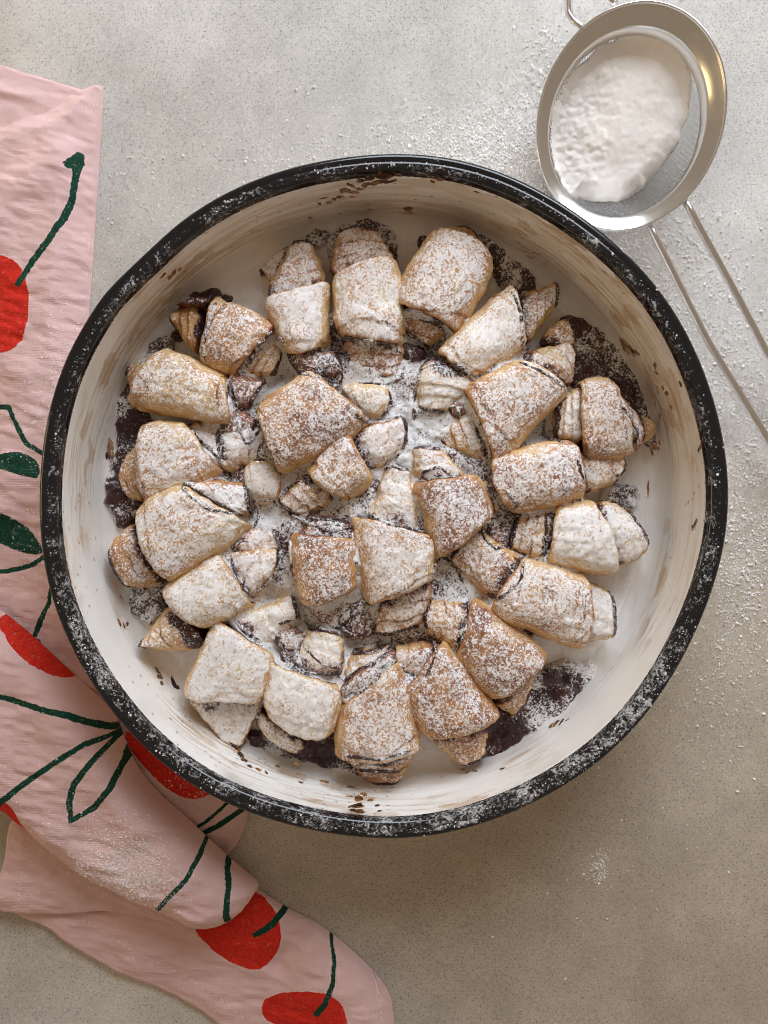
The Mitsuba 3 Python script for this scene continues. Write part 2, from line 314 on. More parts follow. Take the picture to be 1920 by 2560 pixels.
vv, ff, at = [], [], 0
for i, (px, py, r) in enumerate(SPAT):
    c = wall_hit((px, py))
    nrm = np.array([PX - c[0], PY - c[1], 0.006])
    v, f = lump(c, r * 0.00026, nrm, 0.10, i, 3)
    vv.append(v); ff.append(f + at); at += len(v)
add('baking_pan__burnt_spatter', (np.vstack(vv), np.vstack(ff)), 'burnt_mat', True, kind='stuff', label='dark burnt jam spatters baked on the pan wall')

# ------------------------------------------------------------------ rolls
def crop(o, pts): return [(o[0] + x / 2.765, o[1] + y / 2.765) for x, y in pts]
C1, C2, C3, C4, C5, C6, C7, C8 = (240, 540), (640, 540), (1100, 640), (240, 1000), (640, 1000), (1100, 1200), (300, 1480), (740, 1480)

def barrel(quad, z0, z1, seed, side=0.06, ends=(0.03, 0.03), endr=0.0026, sq=0.74, step=0.00075, tilt=0.0, brown=0.45, sugar=0.6, jam=0.0, jam_ends=(1, 1), lumps=1.0, inner=False):
    """A rolled layer of dough: a soft tube between the end edges a-b and d-c of its outline, with rounded rims, spiral ends and sugar on top."""
    q = W(np.array(quad), z0 + 0.55 * (z1 - z0))
    q = q.mean(0) + (q - q.mean(0)) * (1.13 if inner else 1.105)
    a, b, c, d = q
    L = np.linalg.norm((c + d - a - b) / 2); wid = (np.linalg.norm(a - b) + np.linalg.norm(c - d)) / 2
    hz = (z1 - z0) / 2
    ns = max(10, int(L / step)); nt = max(36, int(3.0 * wid / step * 0.62))
    th = np.linspace(-np.pi, np.pi, nt, endpoint=False)
    th = th + 0.35 * np.sin(th - np.pi / 2) * 1.0 if False else th
    # closer together on the upper side
    g = np.linspace(0, 1, nt, endpoint=False)
    th = np.pi / 2 + 2 * np.pi * (g - 0.5) + 0.75 * -np.sin(2 * np.pi * (g - 0.5)) * 0.9
    er = min(endr, L * 0.3, hz * 0.6)
    k = max(4, int(er * 1.6 / step))
    al = np.linspace(0, np.pi / 2, k)
    s_cap, in_cap = er * (1 - np.sin(al)) / L, er * (1 - np.cos(al[::-1]))[::-1] * 0 + er * (1 - np.cos(np.pi / 2 - al))
    # rings: (s, inset in metres, cap scale, where)
    rings = []
    cap = np.linspace(0.12, 0.93, 7)
    for j, cs_ in enumerate(cap): rings.append((er * 0.15 / L + 0.10 * (1 - cs_) ** 0.7 * er / L * 4, er, cs_, -1))
    for s_, i_ in zip(er * (1 - np.sin(al)) / L, er * (1 - np.cos(np.pi / 2 - al)) if False else er * (1 - np.cos(np.pi / 2 - al))): pass
    for t in al: rings.append((er * (1 - np.sin(t)) * 0 + er * (1 - np.cos(t)) / L, er * (1 - np.sin(t)), 1.0, 0))
    for s_ in np.linspace(er / L, 1 - er / L, ns)[1:-1]: rings.append((s_, 0.0, 1.0, 0))
    for t in al[::-1]: rings.append((1 - er * (1 - np.cos(t)) / L, er * (1 - np.sin(t)), 1.0, 0))
    for j, cs_ in enumerate(cap[::-1]): rings.append((1 - (er * 0.15 / L + 0.10 * (1 - cs_) ** 0.7 * er / L * 4), er, cs_, 1))
    R = np.array([r[:3] for r in rings]); where = np.array([r[3] for r in rings])
    s, ins, csc = R[:, 0:1], R[:, 1:2], R[:, 2:3]
    X = np.sign(np.cos(th)) * np.abs(np.cos(th)) ** sq
    Y = np.sign(np.sin(th)) * np.abs(np.sin(th)) ** sq
    X, Y = X[None], Y[None]
    wave = 0.25 * np.sin(3 * th + seed)[None] * 0.02
    ss = s + wave * np.where(s < 0.5, 1 - 2 * s, 2 * s - 1) * 0 + 0
    bend = np.where(s < 0.5, -ends[0] * (1 - 2 * s) ** 2, ends[1] * (2 * s - 1) ** 2) * (1 - X ** 2)
    ss = s + bend + wave
    Lp = a + (d - a) * ss[..., None]; Rp = b + (c - b) * ss[..., None]
    M = (Lp + Rp) / 2; Wv = (Rp - Lp) / 2
    wl = np.linalg.norm(Wv, axis=-1)
    scw = (1 + side * np.sin(np.pi * np.clip(s, 0, 1)) - ins / np.maximum(wl, 1e-6)) * csc
    arch = 1 + 0.10 * np.sin(np.pi * np.clip(s, 0, 1))
    sch = np.clip(arch - ins / hz, 0.05, 2) * csc
    zc = (z0 + z1) / 2 + tilt * (s - 0.5)
    v = np.concatenate([M + Wv * (X * scw)[..., None], (zc + hz * Y * sch)[..., None]], -1)
    n1 = len(rings)
    v[..., 2] = np.maximum(v[..., 2], FLOOR + 0.0002)
    v = v.reshape(-1, 3)
    i, j = np.meshgrid(np.arange(n1 - 1), np.arange(nt), indexing='ij')
    qi = lambda i, j: i * nt + j % nt
    f = np.stack([qi(i, j), qi(i + 1, j), qi(i + 1, j + 1), qi(i, j + 1)], -1).reshape(-1, 4)
    f = np.vstack([f[:, [0, 1, 2]], f[:, [0, 2, 3]]])
    cpt = np.vstack([v[:nt].mean(0), v[-nt:].mean(0)])
    j = np.arange(nt); last = (n1 - 1) * nt
    f = np.vstack([f, np.stack([j * 0 + len(v), j, (j + 1) % nt], 1), np.stack([j * 0 + len(v) + 1, last + (j + 1) % nt, last + j], 1)])
    v = np.vstack([v, cpt])
    vol = np.einsum('ij,ij->i', v[f[:, 0]], np.cross(v[f[:, 1]], v[f[:, 2]])).sum()
    if vol < 0: f = f[:, ::-1].copy()
    sv = np.append(np.repeat(s[:, 0], nt), [0, 1]); wv = np.append(np.repeat(where, nt), [-1, 1]); iv = np.append(np.repeat(ins[:, 0], nt), [er, er]) / er
    thv = np.append(np.tile(th, n1), [0, 0]); cv = np.append(np.repeat(csc[:, 0], nt), [0, 0])
    n = normals(v, f)
    sd = np.array([seed * 0.37, seed * 0.11, 0])
    # soft lumps, stretch wrinkles along the roll, then the sugar's grain
    ax = ((c + d) - (a + b)) / 2; ax = ax / np.linalg.norm(ax)
    al_, ac_ = v[:, :2] @ ax, v[:, :2] @ np.array([-ax[1], ax[0]])
    wr = np.column_stack([al_ * 0.55, ac_ * 1.4, v[:, 2]])
    v = v + n * (0.0050 * lumps * nfbm(v + sd, 0.016, 3, seed) + 0.0014 * lumps * nfbm(wr + sd, 0.0042, 3, seed + 3))[:, None]
    # turns of the thin dough: each one steps down towards the tip, with a line of filling in the step
    sl = sv + 0.07 * np.sin(thv + seed * 1.7) + 0.25 * nfbm(v + sd, 0.012, 2, seed + 11)
    turns = ((0.42, 0.0011), (0.68, 0.0011)) if inner else ((0.13, -0.0007), (0.88, 0.0007))
    line = 0
    for at_, dep in turns:
        if L > 0.011:
            v = v - n * (dep * sstep(at_ - 0.0006 / L, at_ + 0.0012 / L, sl) * (wv == 0))[:, None]
            line = np.maximum(line, np.exp(-((sl - at_) * L / 0.0006) ** 2) * (wv == 0) * np.clip(0.50 - 0.35 * (sugar > 0.78) + 1.6 * nfbm(v + sd, 0.010, 2, seed + 12), 0, 1))
    v[:, 2] = np.maximum(v[:, 2], FLOOR + 0.0002)
    n = normals(v, f)
    up = n[:, 2]
    edge = sstep(0.05, 0.9, iv)                       # the rounded rims of the layer
    patchy = nfbm(v + sd + 5, 0.011, 3, seed + 7)
    cov = (0.02 + 0.92 * sugar) * (0.22 + 0.78 * sstep(0.25, 0.93, up)) + 0.42 * patchy
    cov = cov * (1 - 0.55 * edge * (wv == 0)) + 0.02
    faces = np.where(wv < 0, jam_ends[0], np.where(wv > 0, jam_ends[1], 0)) * sstep(0.2, 0.6, cv) 
    cov = np.minimum(cov, 0.80 + 0.25 * patchy)
    topness = sstep(0.35, 0.95, up)
    u = np.clip(brown * (0.35 + 0.75 * topness) + 0.85 * nfbm(v + sd + 9, 0.016, 3, seed + 1), 0, 1)
    u = u + edge * (wv == 0) * (0.12 + 0.35 * brown)
    u = np.clip(u, 0, 0.98) + jam * (0.85 + 0.9 * nfbm(v + sd, 0.007, 2, seed + 2))
    if inner:
        near_seam = sstep(0.30, 0.10, sv + 0.5 * nfbm(v + sd, 0.006, 2, seed + 4)) * (wv == 0)
        u = np.maximum(u, 1.85 * near_seam); cov = cov * (1 - 0.45 * near_seam)
    u = np.maximum(u, 1.75 * line); cov = cov * (1 - 0.35 * line)
    # jam shows in the seams: the end faces and the underside of the rims
    seam = np.maximum((wv != 0) * faces * sstep(-2, 0.1, 1.0), edge * sstep(0.86, 1.0, iv) * (wv == 0) * 0.9)
    lowr = np.where(sv < 0.5, jam_ends[0], jam_ends[1])
    u = np.maximum(u, 1.95 * seam * lowr)
    cov = np.where((wv != 0), sugar * 0.45 * (0.5 + 0.5 * up), cov)
    cov = np.clip(cov, 0, 0.93)
    grain = nfbm(v, 0.0021, 2, 31)
    v = v + n * ((0.0016 * grain + 0.0008 * nfbm(v, 0.0045, 2, 33)) * cov)[:, None]
    return v, f, np.column_stack([np.clip(u, 0, 2), cov])

# each roll: label, then layers (name, crop, outline a b c d, z0, z1, options)
O, E = 'outer_layer', 'rolled_end'
ROLLS = [
 ('sugared roll nearest the upper left pan wall with dark jam at its outer end', dict(brown=.55, sugar=.60), [
   (O, C1, [(845, 590), (750, 995), (965, 1095), (1220, 790)], .006, .036, {}),
   (E, C1, [(760, 640), (735, 940), (600, 850), (575, 640)], .0045, .027, dict(brown=.25, sugar=.25, ends=(.0, .3))),
   (E, C1, [(1190, 850), (1000, 1070), (1200, 1120), (1315, 930)], .0055, .024, dict(brown=.2, sugar=.5, ends=(0, .1))),
   ('jam_edge', C1, [(800, 640), (780, 590), (590, 590), (580, 660)], .012, .031, dict(jam=1.2, sugar=.35))]),
 ('pale barrel shaped roll on the left with lightly dusted tan sides', dict(brown=.40, sugar=.56), [
   (O, C1, [(500, 950), (262, 1285), (915, 1440), (890, 1120)], .006, .037, dict(side=.04)),
   (E, C1, [(500, 1000), (300, 1260), (215, 1150), (265, 1015)], .0045, .025, dict(brown=.5, sugar=.35)),
   (E, C1, [(930, 1110), (945, 1300), (1050, 1360), (1190, 1130)], .0055, .027, dict(jam=.9, sugar=.65))]),
 ('sugared roll at the left wall whose tan knob rests in burnt jam', dict(brown=.45, sugar=.66), [
   (O, C4, [(335, 190), (372, 690), (850, 490), (625, 185)], .006, .036, {}),
   (E, C4, [(345, 330), (365, 650), (225, 690), (180, 420)], .0045, .025, dict(brown=.55, sugar=.35, ends=(0, .15))),
   (E, C4, [(640, 200), (850, 450), (1010, 470), (880, 170)], .0055, .026, dict(sugar=.9)),
   ('jam_flap', C4, [(900, 60), (900, 300), (1080, 310), (1130, 120)], .006, .027, dict(jam=1.1, sugar=.5))]),
 ('largest left side roll, a broad sugared wedge with a dark seam', dict(brown=.40, sugar=.70), [
   (O, C4, [(308, 770), (530, 1245), (1065, 865), (600, 590)], .006, .041, dict(ends=(.04, .0))),
   (E, C4, [(285, 890), (450, 1225), (230, 1310), (100, 1000)], .0045, .027, dict(brown=.5, sugar=.48, ends=(0, .12))),
   (E, C4, [(620, 560), (960, 790), (1090, 800), (1040, 560)], .012, .037, dict(jam=.5, sugar=.92))]),
 ('sugared roll in the lower left with a pale cone pointing at the wall', dict(brown=.30, sugar=.80), [
   (O, C4, [(500, 1310), (740, 1570), (1090, 1415), (850, 1055)], .006, .038, {}),
   (E, C4, [(880, 1050), (1090, 1370), (1230, 1230), (1270, 1020)], .006, .032, dict(sugar=.85, jam=.25)),
   (E, C7, [(380, 90), (610, 375), (190, 392), (163, 310)], .0045, .030, dict(brown=.35, sugar=.52, side=.1)),
   ('flap', C4, [(1010, 900), (960, 1060), (1300, 1060), (1220, 850)], .008, .029, dict(sugar=.95, jam=.3))]),
 ('heavily sugared square roll at the lower left wall, white lower end', dict(brown=.25, sugar=.86), [
   (O, C7, [(680, 200), (1045, 430), (968, 725), (478, 705)], .007, .037, {}),
   (E, C7, [(488, 700), (985, 715), (868, 1055), (700, 1010)], .0045, .024, dict(sugar=.88, brown=.2, jam=.25)),
   (E, C7, [(790, 190), (990, 380), (1240, 200), (1180, 0)], .006, .030, dict(sugar=.92, brown=.2))]),
 ('whitest roll at the bottom with a small square sugared knob above', dict(brown=.22, sugar=.93), [
   (O, C7, [(1050, 480), (1510, 640), (1440, 975), (1040, 850)], .007, .038, dict(ends=(0, .08))),
   (E, C7, [(985, 810), (1270, 1010), (1210, 1112), (955, 960)], .0045, .023, dict(sugar=.72, brown=.15)),
   (E, C7, [(1235, 500), (1520, 560), (1558, 305), (1290, 245)], .008, .033, dict(sugar=.82, brown=.15)),
   ('collar', C7, [(1150, 360), (1190, 560), (1540, 620), (1560, 450)], .006, .029, dict(sugar=.95, jam=.4)),
   ('jam_flap', C7, [(1090, 220), (1110, 380), (1300, 410), (1300, 255)], .006, .029, dict(jam=.7, sugar=.8))]),
 ('browned roll lowest in the pan with a jammy flap on top', dict(brown=.60, sugar=.62), [
   (O, C8, [(330, 790), (705, 475), (825, 1070), (300, 1115)], .006, .040, {}),
   ('flap', C8, [(370, 770), (700, 480), (630, 410), (318, 640)], .012, .034, dict(jam=.9, sugar=.66)),
   (E, C8, [(335, 1090), (785, 1070), (755, 1220), (420, 1235)], .0045, .028, dict(brown=.7, sugar=.5, jam=.25)),
   (E, C8, [(430, 1180), (760, 1150), (735, 1300), (500, 1315)], .0045, .021, dict(brown=.55, sugar=.42)),
   (E, C8, [(350, 620), (600, 440), (650, 360), (370, 410)], .008, .031, dict(sugar=.8, brown=.3))]),
 ('deep brown wedge roll at the bottom, right of the lowest roll', dict(brown=.78, sugar=.52), [
   (O, C8, [(760, 690), (1020, 340), (1375, 845), (900, 970)], .006, .039, {}),
   (E, C8, [(945, 960), (1290, 920), (1338, 1120), (1110, 1190)], .0045, .026, dict(brown=.6, sugar=.45)),
   (E, C8, [(900, 590), (970, 350), (680, 360), (710, 600)], .006, .031, dict(sugar=.72, brown=.4, jam=.2))]),
 ('glossy orange brown roll pointing to the lower right wall', dict(brown=.74, sugar=.50), [
   (O, C6, [(128, 1235), (238, 840), (706, 1200), (368, 1492)], .006, .039, {}),
   (E, C6, [(370, 1490), (640, 1290), (625, 1450), (500, 1640)], .0045, .027, dict(sugar=.5, brown=.4)),
   (E, C8, [(1185, 60), (1130, 400), (890, 270), (930, 30)], .006, .033, dict(sugar=.62, brown=.5, ends=(0, .1)))]),
 ('long sugared roll at the lower right with brown inner edge and white tip', dict(brown=.60, sugar=.68), [
   (O, C6, [(595, 555), (345, 895), (955, 1145), (975, 690)], .006, .040, dict(ends=(.02, .05))),
   (E, C6, [(960, 720), (960, 1070), (1200, 1090), (1170, 750)], .0045, .030, dict(sugar=.93, brown=.25)),
   (E, C6, [(570, 590), (360, 810), (70, 560), (270, 320)], .006, .034, dict(brown=.62, sugar=.6))]),
 ('very white roll at the right wall with a pointed sugared tip', dict(brown=.30, sugar=.88), [
   (O, C6, [(790, 188), (738, 572), (1190, 628), (1065, 170)], .006, .038, {}),
   (E, C6, [(1080, 190), (1195, 580), (1435, 480), (1290, 195)], .0045, .030, dict(sugar=.90, brown=.25, side=.12)),
   (E, C6, [(765, 210), (725, 530), (465, 480), (525, 230)], .006, .031, dict(sugar=.66, brown=.4, side=.1)),
   ('jam_flap', C6, [(300, 290), (330, 470), (480, 470), (520, 240)], .006, .026, dict(jam=1.2, sugar=.45))]),
 ('plump six sided roll right of centre with an ochre outer knob', dict(brown=.62, sugar=.66), [
   (O, C3, [(390, 1385), (500, 1750), (960, 1655), (885, 1305)], .006, .040, dict(ends=(.14, .04))),
   (E, C3, [(920, 1360), (980, 1640), (1190, 1590), (1245, 1370)], .0045, .028, dict(sugar=.66, brown=.35, ends=(0, .1)))]),
 ('diamond shaped roll right of centre with a pale yellow tail', dict(brown=.60, sugar=.66), [
   (O, C3, [(192, 930), (388, 1408), (858, 945), (510, 745)], .007, .042, dict(side=.03)),
   (E, C3, [(540, 720), (850, 890), (940, 760), (880, 590)], .0045, .027, dict(sugar=.55, brown=.2, side=.15)),
   (E, C3, [(700, 600), (915, 640), (920, 480), (840, 410)], .0045, .022, dict(sugar=.4, brown=.35)),
   (E, C3, [(200, 1080), (330, 1395), (50, 1360), (20, 1180)], .006, .029, dict(sugar=.66, brown=.4, ends=(0, .12)))]),
 ('smooth sugared roll in the upper right with a torn pointed end', dict(brown=.38, sugar=.78), [
   (O, C3, [(0, 665), (250, 855), (565, 645), (470, 235)], .006, .037, dict(side=.02)),
   (E, C3, [(545, 330), (575, 620), (800, 380), (790, 180)], .0045, .027, dict(sugar=.66, brown=.55)),
   (E, C2, [(1180, 1020), (1510, 1160), (1340, 1360), (1090, 1330)], .006, .032, dict(sugar=.86, brown=.2, side=.12)),
   ('jam_flap', C3, [(50, 1010), (80, 1140), (200, 1130), (180, 990)], .006, .029, dict(jam=1.0, sugar=.55))]),
 ('large rounded roll at the top right with a small folded tip below', dict(brown=.52, sugar=.68), [
   (O, C2, [(990, 600), (1390, 790), (1610, 330), (1210, 150)], .006, .041, dict(ends=(.02, .08), side=.08)),
   (E, C2, [(1240, 200), (1610, 370), (1560, 180), (1340, 95)], .0045, .032, dict(sugar=.5, brown=.55, ends=(0, .15))),
   (E, C2, [(1030, 690), (1320, 790), (1200, 925), (990, 800)], .0055, .028, dict(sugar=.58, brown=.55)),
   ('jam_flap', C2, [(1000, 880), (1010, 1010), (1180, 1030), (1140, 880)], .005, .023, dict(jam=1.4, sugar=.15))]),
 ('upright sugared roll at the top middle with a creased upper end', dict(brown=.42, sugar=.76), [
   (O, C2, [(553, 440), (955, 330), (995, 875), (600, 822)], .006, .038, {}),
   (E, C2, [(550, 450), (930, 350), (860, 120), (555, 150)], .0045, .031, dict(sugar=.62, brown=.55, ends=(0, .12))),
   (E, C2, [(622, 840), (1000, 880), (1005, 1105), (690, 1130)], .0055, .028, dict(sugar=.62, brown=.5, jam=.35))]),
 ('white topped roll at the upper left of the ring with a narrow end', dict(brown=.42, sugar=.80), [
   (O, C2, [(75, 610), (500, 500), (460, 890), (240, 955)], .006, .037, dict(ends=(0, .08))),
   (E, C2, [(95, 600), (475, 515), (420, 220), (225, 215)], .0045, .030, dict(sugar=.68, brown=.5)),
   ('flap', C2, [(230, 225), (140, 480), (50, 430), (15, 355)], .0045, .016, dict(sugar=.85, brown=.6)),
   ('jam_flap', C2, [(240, 955), (330, 1130), (600, 1130), (540, 925)], .006, .029, dict(jam=1.1, sugar=.55))]),
 ('big brown roll just left of the pan centre, broad and speckled', dict(brown=.72, sugar=.58), [
   (O, C5, [(45, 70), (195, 490), (758, 165), (365, -155)], .008, .044, dict(side=.05)),
   (E, C5, [(330, -90), (520, 60), (610, 60), (420, -120)], .008, .036, dict(sugar=.5, brown=.6))]),
 ('small brown roll below the big speckled roll near the centre', dict(brown=.66, sugar=.58), [
   (O, C5, [(350, 490), (615, 685), (780, 550), (605, 215)], .008, .040, {}),
   (E, C5, [(640, 240), (780, 490), (1020, 370), (1000, 100)], .006, .033, dict(sugar=.78, brown=.3, ends=(0, .1), jam=.2)),
   (E, C5, [(370, 520), (550, 690), (330, 825), (145, 690)], .006, .032, dict(sugar=.74, brown=.35)),
   ('jam_flap', C5, [(385, 780), (395, 930), (660, 965), (700, 850)], .006, .031, dict(jam=1.0, sugar=.52))]),
 ('square browned roll below the centre with jam along its upper edge', dict(brown=.70, sugar=.52), [
   (O, C5, [(278, 945), (688, 985), (695, 1285), (328, 1400)], .007, .042, {}),
   (E, C5, [(300, 965), (690, 985), (680, 850), (390, 780)], .006, .035, dict(jam=1.0, sugar=.62)),
   (E, C5, [(340, 1400), (700, 1280), (750, 1430), (520, 1600)], .006, .028, dict(jam=.9, sugar=.55))]),
 ('trapezoid sugared roll just right of the pan centre', dict(brown=.50, sugar=.70), [
   (O, C5, [(695, 825), (1205, 955), (1200, 1225), (785, 1395)], .007, .043, {}),
   (E, C5, [(780, 850), (1130, 930), (1085, 505), (885, 475)], .006, .034, dict(sugar=.82, brown=.3)),
   (E, C5, [(850, 1385), (1195, 1240), (1160, 1540), (805, 1615)], .006, .032, dict(sugar=.66, brown=.45, jam=.2)),
   ('jam_flap', C5, [(700, 1300), (620, 1620), (800, 1640), (860, 1410)], .006, .027, dict(jam=1.0, sugar=.62))]),
 ('tilted square brown roll between the centre and the right side', dict(brown=.72, sugar=.58), [
   (O, C5, [(1108, 605), (1505, 548), (1618, 800), (1270, 1058)], .008, .042, {}),
   (E, C5, [(1130, 590), (1430, 560), (1300, 345), (1060, 345)], .006, .034, dict(sugar=.82, brown=.3, jam=.2)),
   (E, C6, [(250, 10), (320, 250), (440, 215), (450, 50)], .006, .029, dict(sugar=.4, brown=.15))]),
 ('roll beside the large burnt patch at the right wall', dict(brown=.58, sugar=.62), [
   (O, C3, [(960, 885), (980, 1370), (1315, 1355), (1165, 885)], .006, .036, {}),
   (E, C3, [(975, 930), (985, 1290), (780, 1270), (800, 1000)], .005, .030, dict(sugar=.80, brown=.35)),
   (E, C3, [(1180, 930), (1310, 1330), (1390, 1310), (1370, 1080)], .0045, .028, dict(sugar=.6, brown=.5, jam=.5)),
   (E, C3, [(1360, 1100), (1370, 1290), (1455, 1240), (1460, 1140)], .0045, .020, dict(sugar=.3, brown=.5))]),
 ('little dough knob above the centre, pale and half buried in sugar', dict(brown=.30, sugar=.66), [
   (O, C2, [(590, 1180), (740, 1395), (905, 1375), (925, 1200)], .006, .032, dict(side=.1))]),
 ('small sugared dough lump between the left rolls and the centre', dict(brown=.25, sugar=.88), [
   (O, C4, [(1050, 470), (1080, 680), (1270, 680), (1260, 450)], .006, .030, dict(side=.12)),
   ('flap', C4, [(880, 200), (870, 440), (1160, 440), (1190, 190)], .006, .027, dict(sugar=.93, jam=.3))]),
]
sd = 0
for ri, (lab, base, layers) in enumerate(ROLLS):
    root = 'pastry_roll' + (f'_{ri:03d}' if ri else '')
    tag(root, lab, 'pastry', 'filled pastry rolls in the pan')
    for part, org, quad, z0, z1, opt in layers:
        sd += 1
        o = {**base, **opt}
        v, f, uv = barrel(crop(org, quad), z0, z1, sd, inner=part != O, **o)
        add(f'{root}__{part}', (v, f), 'dough_mat', True, uv=uv)

# ------------------------------------------------------------------ filling between the rolls, burnt jam, sugar on the pan floor
def jam_sheet(key, pts, z, h, R, sugar, lumps, seed, jam=1.95, step=0.0009, ragged=0.008, **kw):
    def zf(xy, d):
        e = np.clip(d / R, 0, 1)
        q = np.column_stack([xy, 0 * d])
        return z + h * np.sqrt(1 - (1 - e) ** 2) * (1 + lumps * nfbm(q, 0.009, 3, seed)) + 0.0013 * nfbm(q, 0.0026, 3, seed + 1) * (d > 0)
    b = smooth_poly(pts, 0.0008, 2)
    b3 = np.column_stack([b, 0 * b[:, :1]])
    b = b + ragged * np.column_stack([nfbm(b3, 0.006, 4, seed + 5), nfbm(b3, 0.006, 4, seed + 6)])
    v, f, d = sheet(b, step, zf, 1)
    q = np.column_stack([v[:, :2], 0 * d])
    cov = np.clip(sugar - 0.06 + 1.7 * nfbm(q, 0.012, 4, seed + 2) + (-0.4 if sugar < 0.3 else 0.10) * sstep(0.005, 0.0005, d), 0, 0.93)
    u = np.full(len(v), jam)
    return add(key, (v, f), 'dough_mat', True, uv=np.column_stack([u, cov]), **kw)
from scipy.ndimage import gaussian_filter
GS = 0.0008
GN = int(0.30 / GS)
top_map = np.full((GN, GN), 0.008)
for k in scene:
    if k.startswith('pastry_roll'):
        v = meshkit.WRITTEN[scene[k]['filename']][0]
        gi = ((v[:, :2] - [PX, PY] + 0.15) / GS).astype(int).clip(0, GN - 1)
        np.maximum.at(top_map, (gi[:, 0], gi[:, 1]), v[:, 2])
soft_map = gaussian_filter(top_map, 0.0042 / GS)
def drift_z(xy, d):
    """Filling and sugar settle into the clefts: highest where rolls stand close together."""
    gi = ((xy - [PX, PY] + 0.15) / GS).astype(int).clip(0, GN - 1)
    q = np.column_stack([xy, 0 * d])
    lowleft = np.exp(-(((xy[:, 0] - PX + 0.045) / 0.06) ** 2 + ((xy[:, 1] - PY + 0.06) / 0.055) ** 2))
    r = np.hypot(xy[:, 0] - PX, xy[:, 1] - PY)
    z = np.maximum(soft_map[gi[:, 0], gi[:, 1]] - 0.0036 + 0.0022 * lowleft, 0.0255 * sstep(0.106, 0.066, r) + 0.008 * nfbm(q, 0.016, 3, 9))
    return 0.0045 + (np.maximum(z - 0.0045, 0.0) * (1 + 0.25 * nfbm(q, 0.009, 3, 5)) + 0.0017 * nfbm(q, 0.0024, 3, 6)) * sstep(0, 0.010, d)
ang = np.linspace(0, 2 * np.pi, 40, endpoint=False)
rad = 455 + 24 * np.sin(5 * ang) + 15 * np.sin(9 * ang + 1)
ring_ = D(np.column_stack([828 + rad * np.cos(ang), 1088 + rad * np.sin(ang)]), 0.012)
v, f, d = sheet(ring_, 0.0009, drift_z)
q = np.column_stack([v[:, :2], 0 * d])
lowleft = np.exp(-(((v[:, 0] - PX + 0.05) / 0.055) ** 2 + ((v[:, 1] - PY + 0.05) / 0.055) ** 2))
cov = np.clip(0.74 + 0.16 * lowleft + 1.5 * nfbm(q, 0.014, 4, 7) + 0.3 * sstep(0.012, 0.0, d), 0, 0.93)
add('jam_filling', (v, f), 'dough_mat', True, uv=np.column_stack([np.full(len(v), 1.95), cov]), label='dark jam and drifted icing sugar in the gaps between the rolls', kind='stuff')
BURNT = [
 ('large burnt jam patch by the right pan wall', [(1215, 715), (1250, 690), (1300, 735), (1345, 770), (1395, 820), (1415, 870), (1422, 920), (1400, 960), (1340, 900), (1280, 850), (1220, 830), (1235, 770)], .52),
 ('long burnt jam patch by the left pan wall', [(330, 755), (372, 750), (360, 800), (300, 870), (330, 900), (320, 960), (300, 990), (310, 1090), (280, 1115), (240, 1080), (232, 1010), (262, 960), (250, 880), (258, 840), (300, 800)], .50),
 ('burnt jam patch under the brown roll at the lower right', [(1140, 1470), (1200, 1440), (1265, 1430), (1275, 1470), (1230, 1510), (1210, 1545), (1140, 1580), (1110, 1545)], .55),
 ('glossy bare burnt jam puddle beside the bottom roll', [(1035, 1560), (1080, 1525), (1130, 1550), (1135, 1580), (1110, 1610), (1055, 1630), (1035, 1605)], .18),
 ('burnt jam strip along the lower left pan wall', [(375, 1465), (395, 1480), (425, 1550), (490, 1590), (545, 1600), (530, 1612), (470, 1590), (415, 1545), (382, 1495)], .12),
 ('burnt jam between the two lowest left rolls', [(545, 1580), (640, 1590), (735, 1580), (790, 1660), (870, 1670), (860, 1690), (790, 1690), (730, 1655), (640, 1640), (560, 1615)], .48),
 ('burnt jam under the pale cone at the lower left', [(290, 1260), (360, 1245), (380, 1280), (350, 1340), (310, 1335), (285, 1300)], .52),
 ('burnt jam spot above the top left roll', [(660, 505), (690, 490), (712, 500), (708, 535), (680, 545), (662, 525)], .56),
 ('burnt jam traces between the top rolls', [(725, 500), (790, 480), (825, 485), (845, 520), (860, 580), (850, 600), (800, 560), (730, 600), (715, 560)], .60),
 ('burnt jam patch behind the large rounded roll', [(990, 495), (1040, 490), (1075, 520), (1110, 560), (1150, 600), (1130, 640), (1070, 620), (1055, 560), (1010, 520)], .64),
 ('dark jam spilled at the upper left roll', [(382, 640), (400, 628), (470, 632), (500, 650), (470, 700), (400, 740), (372, 720), (390, 690)], .35),
 ('burnt jam spot between the two top right rolls', [(905, 520), (925, 505), (940, 520), (930, 560), (910, 570)], .30),
 ('sugared burnt jam below the ochre knob at the right', [(1290, 1050), (1340, 1040), (1390, 1060), (1370, 1100), (1300, 1110)], .80),
]
for i, (lab, pts, sg) in enumerate(BURNT):
    jam_sheet('burnt_jam' + (f'_{i:03d}' if i else ''), (lambda o: o.mean(0) + 1.16 * (o - o.mean(0)))(D(pts, 0.006)), FLOOR + 0.0004, 0.0052, 0.0026, sg - 0.13, 0.9, 40 + 3 * i, label=lab, cat='jam', group='burnt jam patches in the pan', step=0.0008)
def floor_z(xy, d):
    q = np.column_stack([xy, 0 * d])
    r = np.hypot(xy[:, 0] - PX, xy[:, 1] - PY)
    th = 0.0011 + 0.0022 * nfbm(q, 0.022, 3, 80) + 0.0009 * nfbm(q, 0.003, 2, 81)
    th = th - 0.0016 * sstep(0.0, 1.0, np.clip((-(xy[:, 1] - PY) - 0.055) / 0.06, 0, 1)) * sstep(0.120, 0.135, r)
    return FLOOR + np.where(r > 0.1535, np.interp(r, [0.1535, 0.158], [0.0005, -0.001]), th) * sstep(0, 0.004, d)
a = np.linspace(0, 2 * np.pi, 90, endpoint=False)
